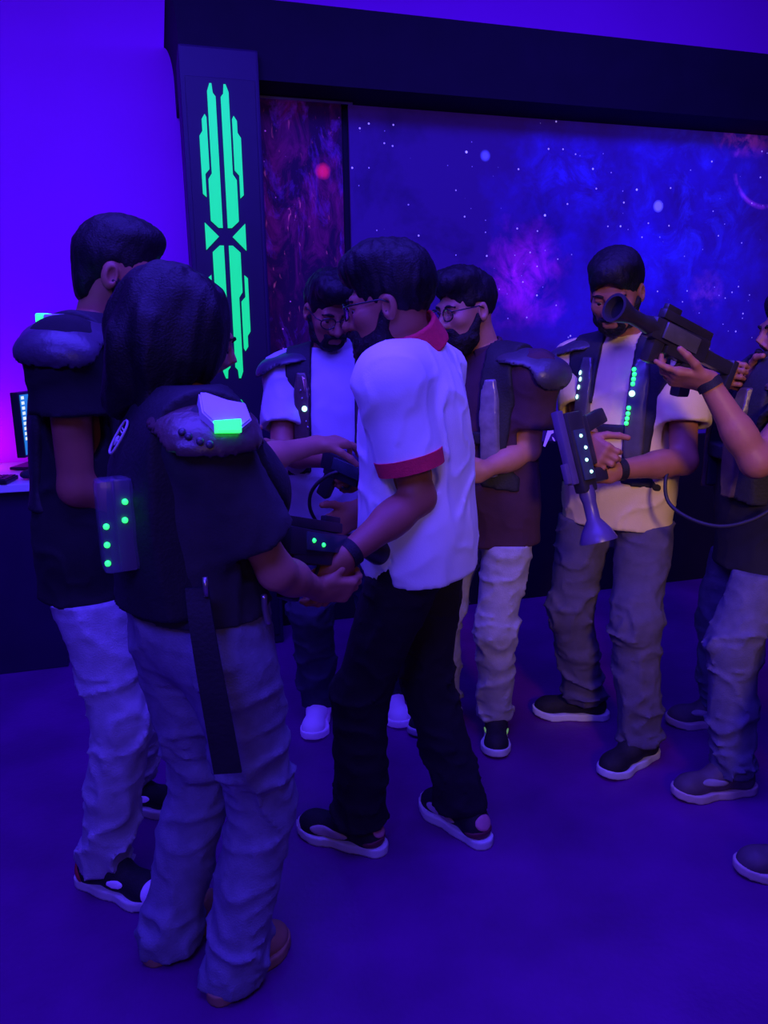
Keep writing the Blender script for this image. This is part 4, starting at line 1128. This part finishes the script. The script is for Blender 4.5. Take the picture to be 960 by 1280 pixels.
# ---- G: man at the right edge aiming a blaster
G_ = make_person('person aiming a blaster at the right edge, arm raised, mostly cut off', 1.72,
    at(950, 695, 2.36), at(970, 472, 2.36), at(994, 418, 2.34), 176,
    {'L': (gnd(893, 992), 188), 'R': (gnd(880, 905), 178)},
    {'L': dict(wr=at(884, 476, 2.08), hint=(.5, -.2, -.9), palm=(-.1, .5, .8), curl=(12, 40, 48, 55), dir=(-.98, .12, .14), thumb=10),
     'R': dict(wr=at(945, 480, 2.36), hint=(.5, .7, -.5), palm=(0, -1, .2), curl=85, thumb=60, dir=(-.9, -.2, .3))},
    pyaw=185, hyaw=178, hpitch=0, hair='short', beard='stubble', shoulders={'L': (.02, 0, .0)})
make_trousers(G_, mat('mid_denim', (.13, .115, .19), .85, .15, 30, .25, 260), r_hip=.084, r_knee=.062, r_hem=.056, amp=.006, seed=71, hem_z=.075, top=(930, 705))
make_shirt(G_, black_cotton, off=.018, sleeve=.5, hem=(930, 705), seed=72)
for sd in 'LR': make_shoe(G_, sd, m_shoe_brn, mat('cream_sole', (.62, .48, .42), .6, .05, 20), [('side_panel', (-.03, .02, .062), (.024, .045, .012), m_shoe_grey)])
watch(G_, 'L', m_shoe_blk, 'wrist_watch', .96)
make_vest(G_, pad_mat=m_vbrown, strip_mat=m_vbrown, off=.05, zlo=-.2)
c0, c1 = at(931, 544, 2.05), at(920, 566, 2.05)

# ---- H: person standing just outside the frame at the right, one shoe in view
H_ = make_person('person outside the right edge, only a plum sneaker toe in view', 1.72,
    at(1085, 690, 1.9)*np.array([1, 1, 0])+np.array([.06, 0, .90]), at(1085, 690, 1.9)*np.array([1, 1, 0])+np.array([.06, .0, 1.45]), at(1085, 690, 1.9)*np.array([1, 1, 0])+np.array([.03, 0, 1.56]), 172,
    {'L': (gnd(985, 1092), 176), 'R': (gnd(1080, 1040), 180)},
    {'L': dict(wr=at(1085, 690, 1.9)+np.array([.10, -.26, -.02]), hint=(1, 0, 0), palm=(0, 1, 0), curl=30), 'R': dict(wr=at(1085, 690, 1.9)+np.array([.10, .26, -.02]), hint=(1, 0, 0), palm=(0, -1, 0), curl=30)},
    hyaw=175, beard='stubble')
make_trousers(H_, navy_twill, seed=81)
make_shirt(H_, black_cotton, seed=82)
for sd in 'LR': make_shoe(H_, sd, m_shoe_brn, _M['cream_sole'])

# ------------------------------------------------------------------ blasters in hands
make_blaster('blaster with green lit side window hanging muzzle-down at cream shirt', at(722, 566, 2.22), at(737, 640, 2.20)-at(712, 535, 2.26), (-.9, -.5, .2), 1.0, m_led_w, 4, False, m_gunp, m_gunp, True, 1.45)
gb = make_blaster('blaster aimed to the left by the person at the right edge', at(845, 424, 2.16), at(768, 388, 2.0)-at(880, 445, 2.2), (.25, 0, 1), 1.0, None, 0, True, m_gun, m_gun, False)
for px_, py_ in ((824, 399), (832, 408)):
    bm = bmesh.new(); bmesh.ops.create_uvsphere(bm, u_segments=8, v_segments=6, radius=.006)
    tr = [c for c in gb.children if c.name.startswith('top_rail')][0]; c_, n_ = hit(tr, px_, py_)
    bm_obj('led', bm, m_led_r, tr, M=Matrix.Translation(Vector(c_)), smooth=True)
make_blaster('small dark blaster held by the person in white shirt behind', at(440, 586, 2.34), (.75, -.5, -.25), (0, 0, 1), .9, None, 0, False, m_gunp)
make_blaster('blaster with two green lights between long-haired person and white polo', at(395, 680, 1.62), (.55, .75, -.28), (-.2, 0, 1), .9, m_led_g, 2, False)
def cable(label, pts, r, m, on=None):
    bm = bmesh.new(); bm_tube(bm, spline(pts, 8), r, 8)
    return tag(bm_obj('cable', bm, m, smooth=True), label, 'cable', 'blaster cables')
m_cable = mat('cable_rubber', (.03, .028, .035), .5, .1, 30)
cable('black cable looping in front of the white shirt at the back', [at(446, 588, 2.36), at(415, 592, 2.34), at(392, 610, 2.36), at(387, 632, 2.42), at(396, 652, 2.48), at(410, 660, 2.52)], .006, m_cable)
cable('long dark cable sagging between cream shirt and right edge', [at(842, 570, 2.34), at(832, 600, 2.30), at(836, 628, 2.28), at(862, 648, 2.22), at(900, 658, 2.16), at(940, 650, 2.12), at(975, 630, 2.1)], .006, m_cable)
